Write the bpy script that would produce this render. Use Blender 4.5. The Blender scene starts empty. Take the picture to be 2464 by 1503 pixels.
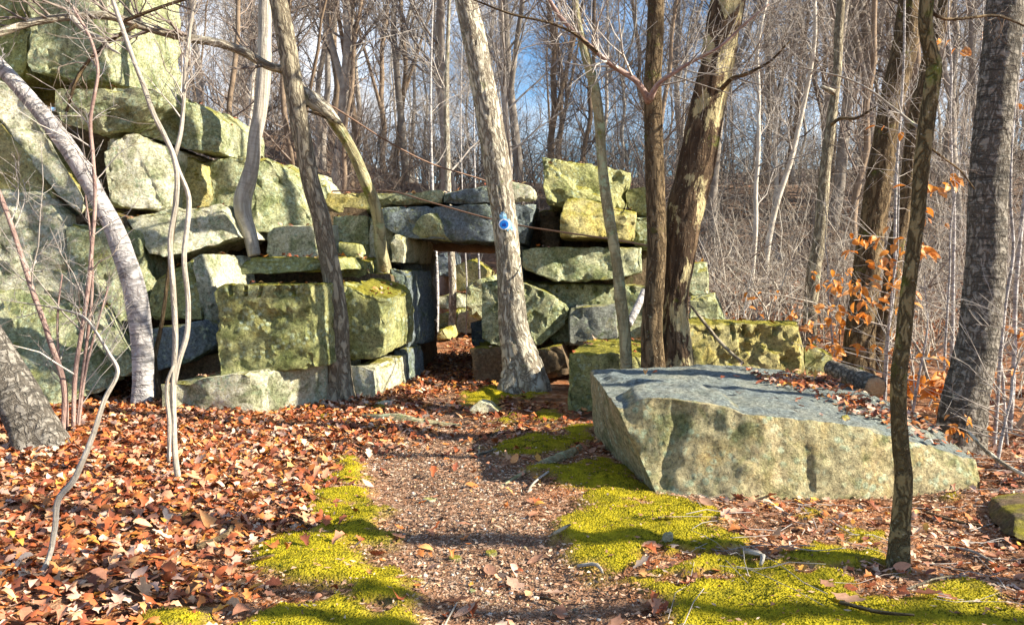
import bpy, bmesh, math, random
import numpy as np
from mathutils import Vector

random.seed(7)
RNG = np.random.default_rng(11)
SC = bpy.context.scene
COL = SC.collection

# ------------------------------------------------------------------ camera
F_PX, CX, CY = 1934.0, 1232.0, 751.5          # focal length and centre, in units of a 2464 x 1503 frame
CAM_H, PITCH = 1.6, math.atan((751.5 - 640.0) / 1934.0)
cam_d = bpy.data.cameras.new('camera')
cam = bpy.data.objects.new('camera', cam_d); COL.objects.link(cam)
cam.location = (0, 0, CAM_H)
cam.rotation_euler = (math.pi / 2 - PITCH, 0, 0)
cam_d.sensor_width = 36.0
cam_d.lens = 36.0 * F_PX / 2464.0
cam_d.clip_start = 0.05; cam_d.clip_end = 2000
SC.camera = cam

# ------------------------------------------------------------------ light
SUN_EL, SUN_AZ = math.radians(31), math.radians(12)   # azimuth: degrees behind the camera's right hand
sdir = Vector((math.cos(SUN_AZ) * math.cos(SUN_EL), -math.sin(SUN_AZ) * math.cos(SUN_EL), math.sin(SUN_EL)))
sun_d = bpy.data.lights.new('sun', 'SUN'); sun_d.energy = 5.0; sun_d.angle = math.radians(0.55)
sun_d.color = (1.0, 0.91, 0.74)
sun = bpy.data.objects.new('sun', sun_d); COL.objects.link(sun)
sun.rotation_euler = (-sdir).to_track_quat('-Z', 'Y').to_euler()
sun.location = (20, -5, 20)

W = bpy.data.worlds.new('World'); SC.world = W; W.use_nodes = True
nt = W.node_tree; nt.nodes.clear()
def wn(t, **k):
    n = nt.nodes.new(t)
    for a, b in k.items(): setattr(n, a, b)
    return n
out = wn('ShaderNodeOutputWorld'); bg = wn('ShaderNodeBackground')
sky = wn('ShaderNodeTexSky', sky_type='NISHITA', sun_disc=False)
sky.sun_elevation = SUN_EL
sky.sun_rotation = math.atan2(sdir.x, sdir.y)
sky.altitude = 100; sky.air_density = 1.0; sky.dust_density = 0.4; sky.ozone_density = 2.0
hsv = wn('ShaderNodeHueSaturation'); hsv.inputs['Saturation'].default_value = 1.55
tcw = wn('ShaderNodeTexCoord'); mpw = wn('ShaderNodeMapping'); mpw.inputs['Scale'].default_value = (1, 1, 2.2)
cn = wn('ShaderNodeTexNoise'); cn.inputs['Scale'].default_value = 1.9; cn.inputs['Detail'].default_value = 6
cr = wn('ShaderNodeValToRGB')
cr.color_ramp.elements[0].position = 0.45; cr.color_ramp.elements[0].color = (0, 0, 0, 1)
cr.color_ramp.elements[1].position = 0.70; cr.color_ramp.elements[1].color = (0.9, 0.9, 0.9, 1)
mixw = wn('ShaderNodeMixRGB'); mixw.inputs['Color2'].default_value = (8.0, 8.3, 8.8, 1)
L = nt.links.new
L(sky.outputs[0], hsv.inputs['Color']); L(hsv.outputs[0], mixw.inputs['Color1'])
L(tcw.outputs['Generated'], mpw.inputs['Vector']); L(mpw.outputs[0], cn.inputs['Vector'])
L(cn.outputs['Fac'], cr.inputs[0]); L(cr.outputs[0], mixw.inputs['Fac'])
L(mixw.outputs[0], bg.inputs['Color']); bg.inputs['Strength'].default_value = 0.065
L(bg.outputs[0], out.inputs['Surface'])

SC.view_settings.view_transform = 'Standard'
SC.view_settings.look = 'None'
SC.view_settings.gamma = 1.0
SC.view_settings.use_curve_mapping = False
SC.view_settings.exposure = 1.6
SC.render.engine = 'CYCLES'
SC.cycles.max_bounces = 4
SC.cycles.diffuse_bounces = 2
SC.cycles.glossy_bounces = 2
SC.cycles.use_denoising = True

# ------------------------------------------------------------------ geometry helpers
def ray(px, py):
    cx, cy = (px - CX) / F_PX, (CY - py) / F_PX
    return np.array([cx, math.cos(PITCH) + cy * math.sin(PITCH), -math.sin(PITCH) + cy * math.cos(PITCH)])
def P(px, py, d):
    """world point seen at frame position (px, py), d metres ahead of the camera"""
    r = ray(px, py); return np.array([0, 0, CAM_H]) + r * (d / r[1])
def G(px, py, z=0.0):
    r = ray(px, py); return np.array([0, 0, CAM_H]) + r * ((z - CAM_H) / r[2])

def _h(ix, iy, iz, s):
    n = (ix.astype(np.int64) * 374761393 + iy.astype(np.int64) * 668265263 + iz.astype(np.int64) * 2147483647 + s * 974634777) & 0xffffffff
    n = ((n ^ (n >> 13)) * 1274126177) & 0xffffffff
    n = ((n ^ (n >> 16)) * 2246822519) & 0xffffffff
    return ((n ^ (n >> 15)) & 0xffff) / 32767.5 - 1.0
def vnoise(p, s=0):
    p = np.asarray(p, float); i = np.floor(p).astype(np.int64); f = p - i; u = f * f * (3 - 2 * f)
    r = 0
    for a in (0, 1):
        wx = u[..., 0] if a else 1 - u[..., 0]
        for b in (0, 1):
            wy = u[..., 1] if b else 1 - u[..., 1]
            for c in (0, 1):
                wz = u[..., 2] if c else 1 - u[..., 2]
                r = r + wx * wy * wz * _h(i[..., 0] + a, i[..., 1] + b, i[..., 2] + c, s)
    return r
def fbm(p, s=0, o=4, g=0.5):
    r, a = 0, 1.0
    for k in range(o):
        r = r + a * vnoise(np.asarray(p) * (2 ** k), s + k * 17); a *= g
    return r
def smooth(a, b, x):
    t = np.clip((x - a) / (b - a), 0, 1); return t * t * (3 - 2 * t)

def tag(o, label=None, cat=None, group=None, kind=None):
    if label: o['label'] = label
    if cat: o['category'] = cat
    if group: o['group'] = group
    if kind: o['kind'] = kind
    return o
def empty(name, loc, parent=None):
    o = bpy.data.objects.new(name, None); COL.objects.link(o); o.location = loc; o.empty_display_size = 0.1
    if parent: o.parent = parent
    return o
def mesh_np(name, V, faces, smooth_=True):
    """faces: list of int arrays (m,3)/(m,4)"""
    me = bpy.data.meshes.new(name)
    faces = [np.asarray(f, np.int32) for f in faces if len(f)]
    nl = sum(f.size for f in faces); nf = sum(len(f) for f in faces)
    me.vertices.add(len(V)); me.vertices.foreach_set('co', np.asarray(V, np.float32).ravel())
    me.loops.add(nl); me.loops.foreach_set('vertex_index', np.concatenate([f.ravel() for f in faces]))
    me.polygons.add(nf)
    tot = np.concatenate([np.full(len(f), f.shape[1], np.int32) for f in faces])
    st = np.concatenate([[0], np.cumsum(tot)[:-1]]).astype(np.int32)
    me.polygons.foreach_set('loop_start', st)
    me.update(calc_edges=True)
    if smooth_: me.polygons.foreach_set('use_smooth', np.ones(nf, bool))
    me.validate(clean_customdata=False)
    return me
def obj(name, me, mat, parent=None, loc=None):
    o = bpy.data.objects.new(name, me); COL.objects.link(o)
    if mat and not me.materials: me.materials.append(mat)
    if loc is not None: o.location = loc
    if parent: o.parent = parent
    return o
def attr(me, name, arr, typ='FLOAT'):
    a = me.attributes.new(name, typ, 'POINT')
    key = {'FLOAT': 'value', 'FLOAT_VECTOR': 'vector', 'FLOAT_COLOR': 'color'}[typ]
    a.data.foreach_set(key, np.asarray(arr, np.float32).ravel())

def tubes(PT, R, sides=3):
    """N tubes at once: PT (N,n,3), R (N,n) -> V, quads"""
    N, n, _ = PT.shape
    T = np.gradient(PT, axis=1); T /= np.linalg.norm(T, axis=2, keepdims=True) + 1e-9
    m = T.mean(1); ref = np.where(np.abs(m[:, 2:3]) < 0.8, np.array([[0, 0, 1.0]]), np.array([[1.0, 0, 0]]))
    A = np.cross(T, ref[:, None, :]); A /= np.linalg.norm(A, axis=2, keepdims=True) + 1e-9
    B = np.cross(T, A)
    an = np.arange(sides) * 2 * np.pi / sides
    V = PT[:, :, None, :] + R[:, :, None, None] * (A[:, :, None, :] * np.cos(an)[None, None, :, None] + B[:, :, None, :] * np.sin(an)[None, None, :, None])
    idx = np.arange(N * n * sides).reshape(N, n, sides); nx = np.roll(idx, -1, axis=2)
    Fq = np.stack([idx[:, :-1], nx[:, :-1], nx[:, 1:], idx[:, 1:]], -1).reshape(-1, 4)
    return V.reshape(-1, 3), Fq
def merge(parts):
    Vs, Fs, o = [], [], 0
    for V, Fq in parts:
        if len(V) == 0: continue
        Vs.append(V); Fs.append(Fq + o); o += len(V)
    return np.concatenate(Vs), np.concatenate(Fs)

# ------------------------------------------------------------------ materials
class NT:
    def __init__(s, name, rough=0.85, spec=0.2):
        s.m = bpy.data.materials.new(name); s.m.use_nodes = True; s.t = s.m.node_tree
        s.b = s.t.nodes['Principled BSDF']; s.b.inputs['Roughness'].default_value = rough
        s.b.inputs['Specular IOR Level'].default_value = spec
        s.geo = s.n('ShaderNodeNewGeometry')
    def n(s, t, **k):
        x = s.t.nodes.new(t)
        for a, b in k.items(): setattr(x, a, b)
        return x
    def l(s, a, b): s.t.links.new(a, b)
    def at(s, name): return s.n('ShaderNodeAttribute', attribute_name=name)
    def mapv(s, v, sc, loc=(0, 0, 0)):
        m = s.n('ShaderNodeMapping'); m.inputs['Scale'].default_value = sc if hasattr(sc, '__len__') else (sc,) * 3
        m.inputs['Location'].default_value = loc
        s.l(v, m.inputs['Vector']); return m.outputs[0]
    def noise(s, v, sc, det=5, rough=0.6, dist=0.0):
        x = s.n('ShaderNodeTexNoise'); x.inputs['Scale'].default_value = sc; x.inputs['Detail'].default_value = det
        x.inputs['Roughness'].default_value = rough; x.inputs['Distortion'].default_value = dist
        s.l(v, x.inputs['Vector']); return x.outputs['Fac']
    def vor(s, v, sc, out='Distance', feat='F1', rnd=1.0):
        x = s.n('ShaderNodeTexVoronoi', feature=feat); x.inputs['Scale'].default_value = sc; x.inputs['Randomness'].default_value = rnd
        s.l(v, x.inputs['Vector']); return x.outputs[out]
    def ramp(s, f, *stops):
        r = s.n('ShaderNodeValToRGB'); e = r.color_ramp.elements
        while len(e) < len(stops): e.new(0.5)
        for k, (p, c) in enumerate(stops):
            e[k].position = p; e[k].color = (*(c if hasattr(c, '__len__') else (c, c, c)), 1)
        s.l(f, r.inputs[0]); return r.outputs[0]
    def mix(s, fac, a, b, typ='MIX'):
        m = s.n('ShaderNodeMixRGB', blend_type=typ)
        for k, v in (('Fac', fac), ('Color1', a), ('Color2', b)):
            if isinstance(v, (int, float)): m.inputs[k].default_value = v
            elif isinstance(v, tuple): m.inputs[k].default_value = (*v, 1)
            else: s.l(v, m.inputs[k])
        return m.outputs[0]
    def math(s, op, a, b=None):
        m = s.n('ShaderNodeMath', operation=op)
        for k, v in enumerate((a, b)):
            if v is None: continue
            if isinstance(v, (int, float)): m.inputs[k].default_value = v
            else: s.l(v, m.inputs[k])
        return m.outputs[0]
    def done(s, col, height=None, strength=0.5, dist=0.02):
        s.l(col, s.b.inputs['Base Color'])
        if height is not None:
            bp = s.n('ShaderNodeBump'); bp.inputs['Strength'].default_value = strength; bp.inputs['Distance'].default_value = dist
            s.l(height, bp.inputs['Height']); s.l(bp.outputs[0], s.b.inputs['Normal'])
        return s.m

def stone_mat(name, base, alt, lichen=0.5, moss=0.5, ochre=0.35, dark=0.5, och_col=(0.36, 0.29, 0.07), top=None):
    s = NT(name, 0.92, 0.15); p = s.geo.outputs['Position']
    oi = s.n('ShaderNodeObjectInfo'); off = s.n('ShaderNodeVectorMath', operation='ADD')
    sc = s.math('MULTIPLY', oi.outputs['Random'], 37.0); s.l(p, off.inputs[0])
    cx = s.n('ShaderNodeCombineXYZ'); s.l(sc, cx.inputs[0]); s.l(sc, cx.inputs[1]); s.l(cx.outputs[0], off.inputs[1])
    p = off.outputs[0]
    big = s.noise(p, 1.7, 6, 0.62, 0.3)
    c = s.mix(s.ramp(big, (0.35, 0.0), (0.65, 1.0)), base, alt)
    och = s.ramp(s.noise(p, 2.6, 7, 0.68, 0.6), (0.62 - 0.28 * ochre, 0.0), (0.78 - 0.2 * ochre, 1.0))
    c = s.mix(s.math('MULTIPLY', och, 0.85), c, och_col)
    st = s.ramp(s.noise(s.mapv(p, (3.2, 3.2, 0.55)), 1.6, 5, 0.6), (0.68 - 0.2 * dark, 0.0), (0.80 - 0.16 * dark, 1.0))
    c = s.mix(s.math('MULTIPLY', st, 0.7), c, (0.062, 0.062, 0.038))
    # crusty lichen rosettes
    ln = s.noise(p, 4.2, 6, 0.7); lv = s.vor(s.mapv(p, 1.0), 17.0)
    lm = s.math('MULTIPLY', s.ramp(ln, (0.66 - 0.26 * lichen, 0.0), (0.74 - 0.22 * lichen, 1.0)), s.ramp(lv, (0.30, 1.0), (0.52, 0.0)))
    lc = s.mix(s.noise(p, 11, 2), (0.62, 0.68, 0.50), (0.36, 0.48, 0.31))
    c = s.mix(s.math('MULTIPLY', lm, 0.85), c, lc)
    gl = s.ramp(s.noise(p, 3.1, 6, 0.65, 1.0), (0.60 - 0.15 * lichen, 0.0), (0.72 - 0.1 * lichen, 1.0))
    c = s.mix(s.math('MULTIPLY', gl, 0.7), c, (0.11, 0.145, 0.04))
    # moss film on upward faces
    sx = s.n('ShaderNodeSeparateXYZ'); s.l(s.geo.outputs['Normal'], sx.inputs[0])
    up = s.ramp(sx.outputs['Z'], (0.55, 0.0), (0.85, 1.0))
    mm = s.math('MULTIPLY', up, s.ramp(s.noise(p, 3.5, 6, 0.65), (0.62 - 0.4 * moss, 0.0), (0.74 - 0.34 * moss, 1.0)))
    c = s.mix(s.math('MULTIPLY', mm, 0.9), c, s.mix(s.noise(p, 22, 3), (0.16, 0.16, 0.015), (0.36, 0.30, 0.03)))
    if top is not None:  # upward faces mixed toward the top colour, with pale flecks
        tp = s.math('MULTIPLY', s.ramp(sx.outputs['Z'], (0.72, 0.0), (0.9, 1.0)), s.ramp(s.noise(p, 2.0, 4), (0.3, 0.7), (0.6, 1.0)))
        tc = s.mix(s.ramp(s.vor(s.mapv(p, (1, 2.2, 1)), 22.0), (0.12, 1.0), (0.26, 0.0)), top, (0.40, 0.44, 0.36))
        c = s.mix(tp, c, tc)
    fine = s.noise(p, 26, 9, 0.78)
    c = s.mix(0.9, c, s.ramp(fine, (0.34, 0.16), (0.64, 0.84)), 'OVERLAY')
    pit = s.ramp(s.noise(p, 55, 3, 0.6), (0.33, 1.0), (0.43, 0.0))
    c = s.mix(s.math('MULTIPLY', pit, 0.6), c, (0.05, 0.045, 0.03))
    vc = s.vor(p, 9.0, 'Distance'); crack = s.noise(p, 11, 10, 0.76, 0.3)
    h = s.math('ADD', s.math('MULTIPLY', crack, 1.3), s.math('ADD', s.math('MULTIPLY', vc, 0.25), s.math('MULTIPLY', lm, 0.10)))
    return s.done(c, h, 1.0, 0.07)

STONE = {
    'lichen': stone_mat('lichen_covered_granite', (0.56, 0.55, 0.36), (0.36, 0.38, 0.20), 0.95, 0.6, 0.25, 0.5, (0.38, 0.34, 0.13)),
    'ochre': stone_mat('ochre_stained_granite', (0.52, 0.46, 0.22), (0.38, 0.35, 0.15), 0.35, 0.9, 0.5, 0.35, (0.46, 0.37, 0.09)),
    'pale': stone_mat('pale_fresh_granite', (0.74, 0.71, 0.54), (0.56, 0.54, 0.36), 0.7, 0.5, 0.15, 0.25, (0.46, 0.41, 0.20)),
    'blue': stone_mat('shade_tinted_granite', (0.23, 0.27, 0.30), (0.17, 0.205, 0.20), 0.5, 0.45, 0.1, 0.4),  # blue of sky-lit shade put into the base colours
    'grey': stone_mat('plain_grey_granite', (0.30, 0.31, 0.28), (0.20, 0.21, 0.17), 0.5, 0.4, 0.15, 0.5),
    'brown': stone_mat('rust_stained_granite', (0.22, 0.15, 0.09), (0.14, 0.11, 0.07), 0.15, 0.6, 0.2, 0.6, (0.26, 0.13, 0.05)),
    'mossy': stone_mat('moss_stained_granite', (0.48, 0.46, 0.22), (0.30, 0.32, 0.12), 0.7, 1.0, 0.3, 0.6, (0.36, 0.32, 0.09)),
    'boulder': stone_mat('blue_topped_boulder_granite', (0.58, 0.48, 0.28), (0.42, 0.38, 0.22), 0.7, 0.0, 0.35, 0.45, (0.56, 0.41, 0.16), (0.20, 0.235, 0.235)),
}

def bark_mat(name, c_hi, c_lo, vert=0.10, sc=14.0, lichen=0.4, birch=0.0, patch=None, patch_amt=0.5, bump=0.9, dist=0.025, moss=0.0):
    """bark in straightened trunk coordinates (attribute bco): furrows run along the stem"""
    s = NT(name, 0.9, 0.15); v = s.at('bco').outputs['Vector']
    f = s.noise(s.mapv(v, (1, 1, vert)), sc, 5, 0.6, 0.5)
    ridged = s.math('ABSOLUTE', s.math('SUBTRACT', f, 0.5))
    rr = s.ramp(ridged, (0.0, 0.0), (0.085, 1.0))
    c = s.mix(rr, c_lo, c_hi)
    c = s.mix(s.math('MULTIPLY', s.noise(v, 3.0, 5), 0.6), c, tuple(0.6 * x for x in c_hi))
    if birch > 0:
        b = s.ramp(s.noise(s.mapv(v, (2.2, 2.2, 15.0)), 2.4, 5, 0.65), (0.50, 0.0), (0.60, 1.0))
        c = s.mix(s.math('MULTIPLY', b, birch), c, tuple(0.28 * x for x in c_hi))
    if patch is not None:
        pm = s.ramp(s.noise(s.mapv(v, (1, 1, 0.4)), 5.5, 6, 0.68, 0.4), (0.64 - 0.2 * patch_amt, 0.0), (0.67 - 0.2 * patch_amt, 1.0))
        c = s.mix(pm, c, patch)
    lm = s.ramp(s.noise(v, 7.0, 6, 0.7), (0.72 - 0.22 * lichen, 0.0), (0.78 - 0.2 * lichen, 1.0))
    c = s.mix(s.math('MULTIPLY', lm, 0.8), c, (0.36, 0.44, 0.27))
    if moss > 0:
        mm = s.ramp(s.noise(v, 4.0, 6, 0.7), (0.66 - 0.25 * moss, 0.0), (0.76 - 0.25 * moss, 1.0))
        c = s.mix(s.math('MULTIPLY', mm, 0.8), c, (0.13, 0.16, 0.02))
    sp = s.ramp(s.vor(v, 30.0), (0.10, 1.0), (0.17, 0.0))
    c = s.mix(s.math('MULTIPLY', sp, 0.35), c, (0.55, 0.55, 0.45))
    h = s.math('ADD', rr, s.math('MULTIPLY', s.noise(v, 40, 3), 0.5))
    return s.done(c, h, bump, dist)

BARK = {
    'grey': bark_mat('grey_furrowed_bark', (0.40, 0.35, 0.25), (0.11, 0.08, 0.055), 0.26, 16, 0.35),
    'light': bark_mat('light_ridged_bark', (0.58, 0.53, 0.42), (0.13, 0.09, 0.06), 0.26, 17, 0.4, moss=0.15),
    'smooth': bark_mat('smooth_grey_tan_bark', (0.50, 0.46, 0.40), (0.30, 0.26, 0.21), 0.08, 10, 0.3, 0.25, bump=0.5),
    'birch': bark_mat('silver_birch_bark', (0.56, 0.53, 0.52), (0.34, 0.31, 0.30), 1.0, 6, 0.15, 0.9, bump=0.5),
    'olive': bark_mat('olive_lichened_bark', (0.44, 0.40, 0.24), (0.20, 0.17, 0.09), 0.3, 9, 0.75, 0.3, moss=0.35, bump=0.6),
    'dark': bark_mat('dark_brown_bark', (0.19, 0.135, 0.075), (0.055, 0.035, 0.02), 0.26, 15, 0.15, moss=0.2),
    'peel': bark_mat('dark_bark_peeling_to_cream', (0.15, 0.10, 0.06), (0.045, 0.028, 0.02), 0.16, 13, 0.1, 0.0, (0.47, 0.40, 0.22), 0.55, moss=0.2),
    'cherry': bark_mat('black_and_silver_cherry_bark', (0.27, 0.245, 0.21), (0.10, 0.08, 0.06), 0.5, 18, 0.25, 0.95, bump=0.9),
    'darkolive': bark_mat('dark_olive_bark', (0.25, 0.20, 0.10), (0.07, 0.05, 0.025), 0.4, 22, 0.45, 0.0, moss=0.4),
    'purple': bark_mat('reddish_sapling_bark', (0.42, 0.30, 0.26), (0.25, 0.15, 0.13), 0.3, 9, 0.25, 0.3, bump=0.4),
}
def plain_mat(name, a, b, sc=6.0, rough=0.9):
    s = NT(name, rough, 0.15); c = s.mix(s.ramp(s.noise(s.geo.outputs['Position'], sc, 4), (0.3, 0.0), (0.7, 1.0)), a, b)
    oi = s.n('ShaderNodeObjectInfo')
    c = s.mix(0.5, c, s.ramp(oi.outputs['Random'], (0.0, 0.32), (1.0, 0.68)), 'OVERLAY')
    return s.done(c)
M_FAR = [plain_mat('far_grey_bark', (0.42, 0.38, 0.33), (0.22, 0.18, 0.15)), plain_mat('far_brown_bark', (0.28, 0.21, 0.15), (0.14, 0.10, 0.07)), plain_mat('far_pale_bark', (0.58, 0.53, 0.46), (0.34, 0.30, 0.25))]
M_TWIG = [plain_mat('grey_twigs', (0.36, 0.33, 0.30), (0.20, 0.17, 0.155)), plain_mat('brown_twigs', (0.25, 0.205, 0.175), (0.13, 0.10, 0.085)), plain_mat('pale_twigs', (0.46, 0.42, 0.38), (0.27, 0.235, 0.21))]
M_BRUSH = plain_mat('pale_brush_stems', (0.46, 0.42, 0.36), (0.20, 0.165, 0.135), 2.0)
M_BRUSHD = plain_mat('dark_brush_stems', (0.25, 0.20, 0.16), (0.12, 0.09, 0.07), 2.0)

def col_mat(name, rough=0.7, trans=0.0, rnd=False):
    s = NT(name, rough, 0.25); c = s.at('col').outputs['Color']
    c = s.mix(0.4, c, s.ramp(s.noise(s.geo.outputs['Position'], 60, 3), (0.3, 0.25), (0.7, 0.75)), 'OVERLAY')
    return s.done(c)
M_LEAFL = col_mat('dry_fallen_leaves', 0.55)
M_GRAVEL = col_mat('mixed_gravel', 0.8)
M_MOSST = col_mat('moss_tufts', 0.9)
M_FLECK = col_mat('leaf_crumbs', 0.8)
def leaf_mat(name, stops):
    s = NT(name, 0.5, 0.3); oi = s.n('ShaderNodeObjectInfo')
    c = s.ramp(oi.outputs['Random'], *stops)
    c = s.mix(0.4, c, s.ramp(s.noise(s.geo.outputs['Position'], 50, 3), (0.3, 0.25), (0.7, 0.75)), 'OVERLAY')
    s.b.inputs['Subsurface Weight'].default_value = 0.0
    s.done(c)
    tr = s.n('ShaderNodeBsdfTranslucent'); mx = s.n('ShaderNodeMixShader'); mx.inputs[0].default_value = 0.35
    s.l(c, tr.inputs['Color']); o = s.t.nodes['Material Output']
    s.l(s.b.outputs[0], mx.inputs[1]); s.l(tr.outputs[0], mx.inputs[2]); s.l(mx.outputs[0], o.inputs['Surface'])
    return s.m
M_BEECH = leaf_mat('orange_beech_leaf', [(0.0, (0.62, 0.20, 0.03)), (0.5, (0.75, 0.30, 0.05)), (1.0, (0.62, 0.32, 0.14))])
M_OAK = leaf_mat('loose_oak_leaf', [(0.0, (0.42, 0.20, 0.12)), (0.4, (0.55, 0.33, 0.22)), (0.7, (0.36, 0.13, 0.07)), (1.0, (0.62, 0.42, 0.30))])

# ------------------------------------------------------------------ ground
def W2(poly): return np.array([G(x, y)[:2] for x, y in poly])
def sdist(pts, poly):
    """signed distance to a polygon in the ground plane, positive inside"""
    x, y = pts[:, 0], pts[:, 1]; n = len(poly); ins = np.zeros(len(pts), bool); dm = np.full(len(pts), 1e9)
    for k in range(n):
        a, b = poly[k], poly[(k + 1) % n]; e = b - a
        t = np.clip(((x - a[0]) * e[0] + (y - a[1]) * e[1]) / (e @ e + 1e-12), 0, 1)
        dm = np.minimum(dm, np.hypot(x - a[0] - t * e[0], y - a[1] - t * e[1]))
        c = (a[1] > y) != (b[1] > y)
        ins ^= c & (x < (b[0] - a[0]) * (y - a[1]) / (b[1] - a[1] + 1e-12) + a[0])
    return np.where(ins, dm, -dm)
MOSS_PX = [
    [(1345, 1275), (1430, 1235), (1600, 1195), (1700, 1215), (1770, 1262), (1725, 1282), (1800, 1300), (1850, 1345), (1960, 1310), (2080, 1330), (2120, 1380), (2060, 1440), (2200, 1405), (2300, 1385), (2464, 1420), (2600, 1520), (2400, 1600), (1700, 1600), (1560, 1440), (1420, 1360), (1360, 1320)],
    [(1250, 1130), (1330, 1120), (1440, 1092), (1520, 1100), (1585, 1190), (1560, 1215), (1440, 1225), (1385, 1190)],
    [(1150, 1065), (1280, 1030), (1425, 1005), (1432, 1045), (1330, 1085), (1230, 1088)],
    [(1115, 945), (1170, 925), (1240, 918), (1245, 950), (1180, 972), (1130, 968)],
    [(1165, 1008), (1240, 992), (1262, 1010), (1200, 1024)], [(1290, 985), (1350, 975), (1365, 1000), (1300, 1005)],
    [(800, 1088), (870, 1082), (875, 1120), (895, 1160), (925, 1240), (930, 1300), (800, 1300), (735, 1262), (745, 1200), (785, 1150)],
    [(600, 1300), (700, 1262), (820, 1270), (900, 1310), (975, 1380), (955, 1440), (820, 1440), (690, 1392), (620, 1350)],
    [(560, 1500), (700, 1455), (850, 1450), (960, 1465), (1010, 1540), (700, 1600)], [(360, 1485), (450, 1468), (470, 1510), (380, 1520)],
    [(1910, 1220), (1975, 1215), (1975, 1245), (1930, 1250)], [(2040, 1275), (2130, 1272), (2130, 1295), (2060, 1298)],
    [(2110, 1430), (2190, 1420), (2190, 1460), (2120, 1470)], [(2270, 1200), (2300, 1195), (2300, 1215), (2272, 1218)], [(745, 985), (800, 980), (810, 996), (760, 1000)], [(895, 965), (930, 962), (930, 975), (900, 978)],
]
MOSS_PX += [[(1235, 945), (1300, 925), (1320, 945), (1270, 960)], [(2130, 1372), (2160, 1355), (2200, 1368), (2180, 1392), (2140, 1395)]]
MOSS = [W2(p) for p in MOSS_PX]
GRAVEL = W2([(1000, 1640), (960, 1503), (930, 1380), (890, 1250), (850, 1150), (860, 1080), (960, 1030), (1000, 960), (1040, 880), (1110, 880), (1120, 960), (1150, 1020), (1240, 1080), (1300, 1150), (1350, 1270), (1400, 1370), (1600, 1480), (1700, 1640)])
def bump_noise(x, y, s, sd): return vnoise(np.stack([x * s, y * s, np.zeros_like(x) + sd], -1), sd)
def hill(x, y):
    right = smooth(1.8, 4.0, x) * 0.062 * np.maximum(0, y - 8.5) * smooth(30, 20, y)
    h = 4.3 * smooth(18.5, 30, y) + 0.03 * np.maximum(0, y - 28)
    h = h + smooth(7, 14, x) * 0.03 * np.minimum(np.maximum(0, x - 7), 30)
    h = h + smooth(2.5, 10, x) * 0.10 * np.clip(y - 26, 0, 42)
    h = h + smooth(-3.0, -9.0, x) * 2.2 * smooth(9, 16, y)
    return right + h + 0.9 * smooth(22, 40, y) * bump_noise(x, y, 0.07, 3)
def moss_mask(x, y):
    p = np.stack([x, y], -1).reshape(-1, 2); m = np.zeros(len(p))
    nz = 0.10 * fbm(np.stack([p[:, 0] * 3.2, p[:, 1] * 3.2, np.zeros(len(p))], -1), 5, 4, 0.62)
    for q in MOSS:
        lo, hi = q.min(0) - 0.4, q.max(0) + 0.4
        k = (p[:, 0] > lo[0]) & (p[:, 0] < hi[0]) & (p[:, 1] > lo[1]) & (p[:, 1] < hi[1])
        if k.any(): m[k] = np.maximum(m[k], smooth(-0.06, 0.12, sdist(p[k], q) + nz[k]))
    holes = fbm(np.stack([p[:, 0] * 2.3 + 9, p[:, 1] * 3.4, np.zeros(len(p))], -1), 8, 4, 0.6)
    m = m * smooth(0.95, 0.60, holes)
    return m.reshape(np.shape(x))
def path_mask(x, y):
    p = np.stack([x, y], -1).reshape(-1, 2)
    nz = 0.12 * fbm(np.stack([p[:, 0] * 2.5, p[:, 1] * 2.5, np.zeros(len(p))], -1), 6, 3)
    return 0.9 * smooth(-0.22, 0.34, sdist(p, GRAVEL) + nz).reshape(np.shape(x))
def ground_z(x, y, detail=True):
    x = np.asarray(x, float); y = np.asarray(y, float)
    z = hill(x, y) + 0.05 * bump_noise(x, y, 0.8, 1) + 0.02 * bump_noise(x, y, 2.6, 2) - 0.02
    if detail:
        m = moss_mask(x, y); pm = path_mask(x, y)
        lump = 0.5 + 0.5 * fbm(np.stack([x * 4.2, y * 6.5, x * 0], -1), 21, 3)
        z = z + m * (0.004 + 0.050 * lump) - 0.045 * pm * (1 - m) + 0.006 * bump_noise(x, y, 14, 9)
    return z
def axis(breaks):
    out_ = []
    for a, b, st in breaks: out_.append(np.arange(a, b, st))
    return np.unique(np.round(np.concatenate(out_), 4))
gx = axis([(-160, -30, 8), (-30, -12, 1.5), (-12, -6, 0.3), (-6, -3.2, 0.07), (-3.2, 4.2, 0.042), (4.2, 7, 0.1), (7, 14, 0.5), (14, 34, 1.5), (34, 170, 8)])
gy = axis([(-60, -10, 6), (-10, 2.4, 0.8), (2.4, 6.5, 0.042), (6.5, 12, 0.07), (12, 20, 0.2), (20, 60, 1.0), (60, 240, 6)])
X, Y = np.meshgrid(gx, gy, indexing='xy')
Z = ground_z(X, Y)
nx_, ny_ = len(gx), len(gy)
idx = np.arange(nx_ * ny_).reshape(ny_, nx_)
me = mesh_np('ground', np.stack([X, Y, Z], -1).reshape(-1, 3), [np.stack([idx[:-1, :-1], idx[:-1, 1:], idx[1:, 1:], idx[1:, :-1]], -1).reshape(-1, 4)])
attr(me, 'old', smooth(0.8, 2.2, hill(X, Y))); attr(me, 'moss', moss_mask(X, Y)); attr(me, 'path', path_mask(X, Y))
s = NT('leaf_strewn_soil', 0.9, 0.1); p = s.geo.outputs['Position']
mo, pa = s.at('moss').outputs['Fac'], s.at('path').outputs['Fac']
v1 = s.n('ShaderNodeTexVoronoi'); v1.inputs['Scale'].default_value = 16; s.l(s.mapv(p, (1, 1, 0.3)), v1.inputs['Vector'])
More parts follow.
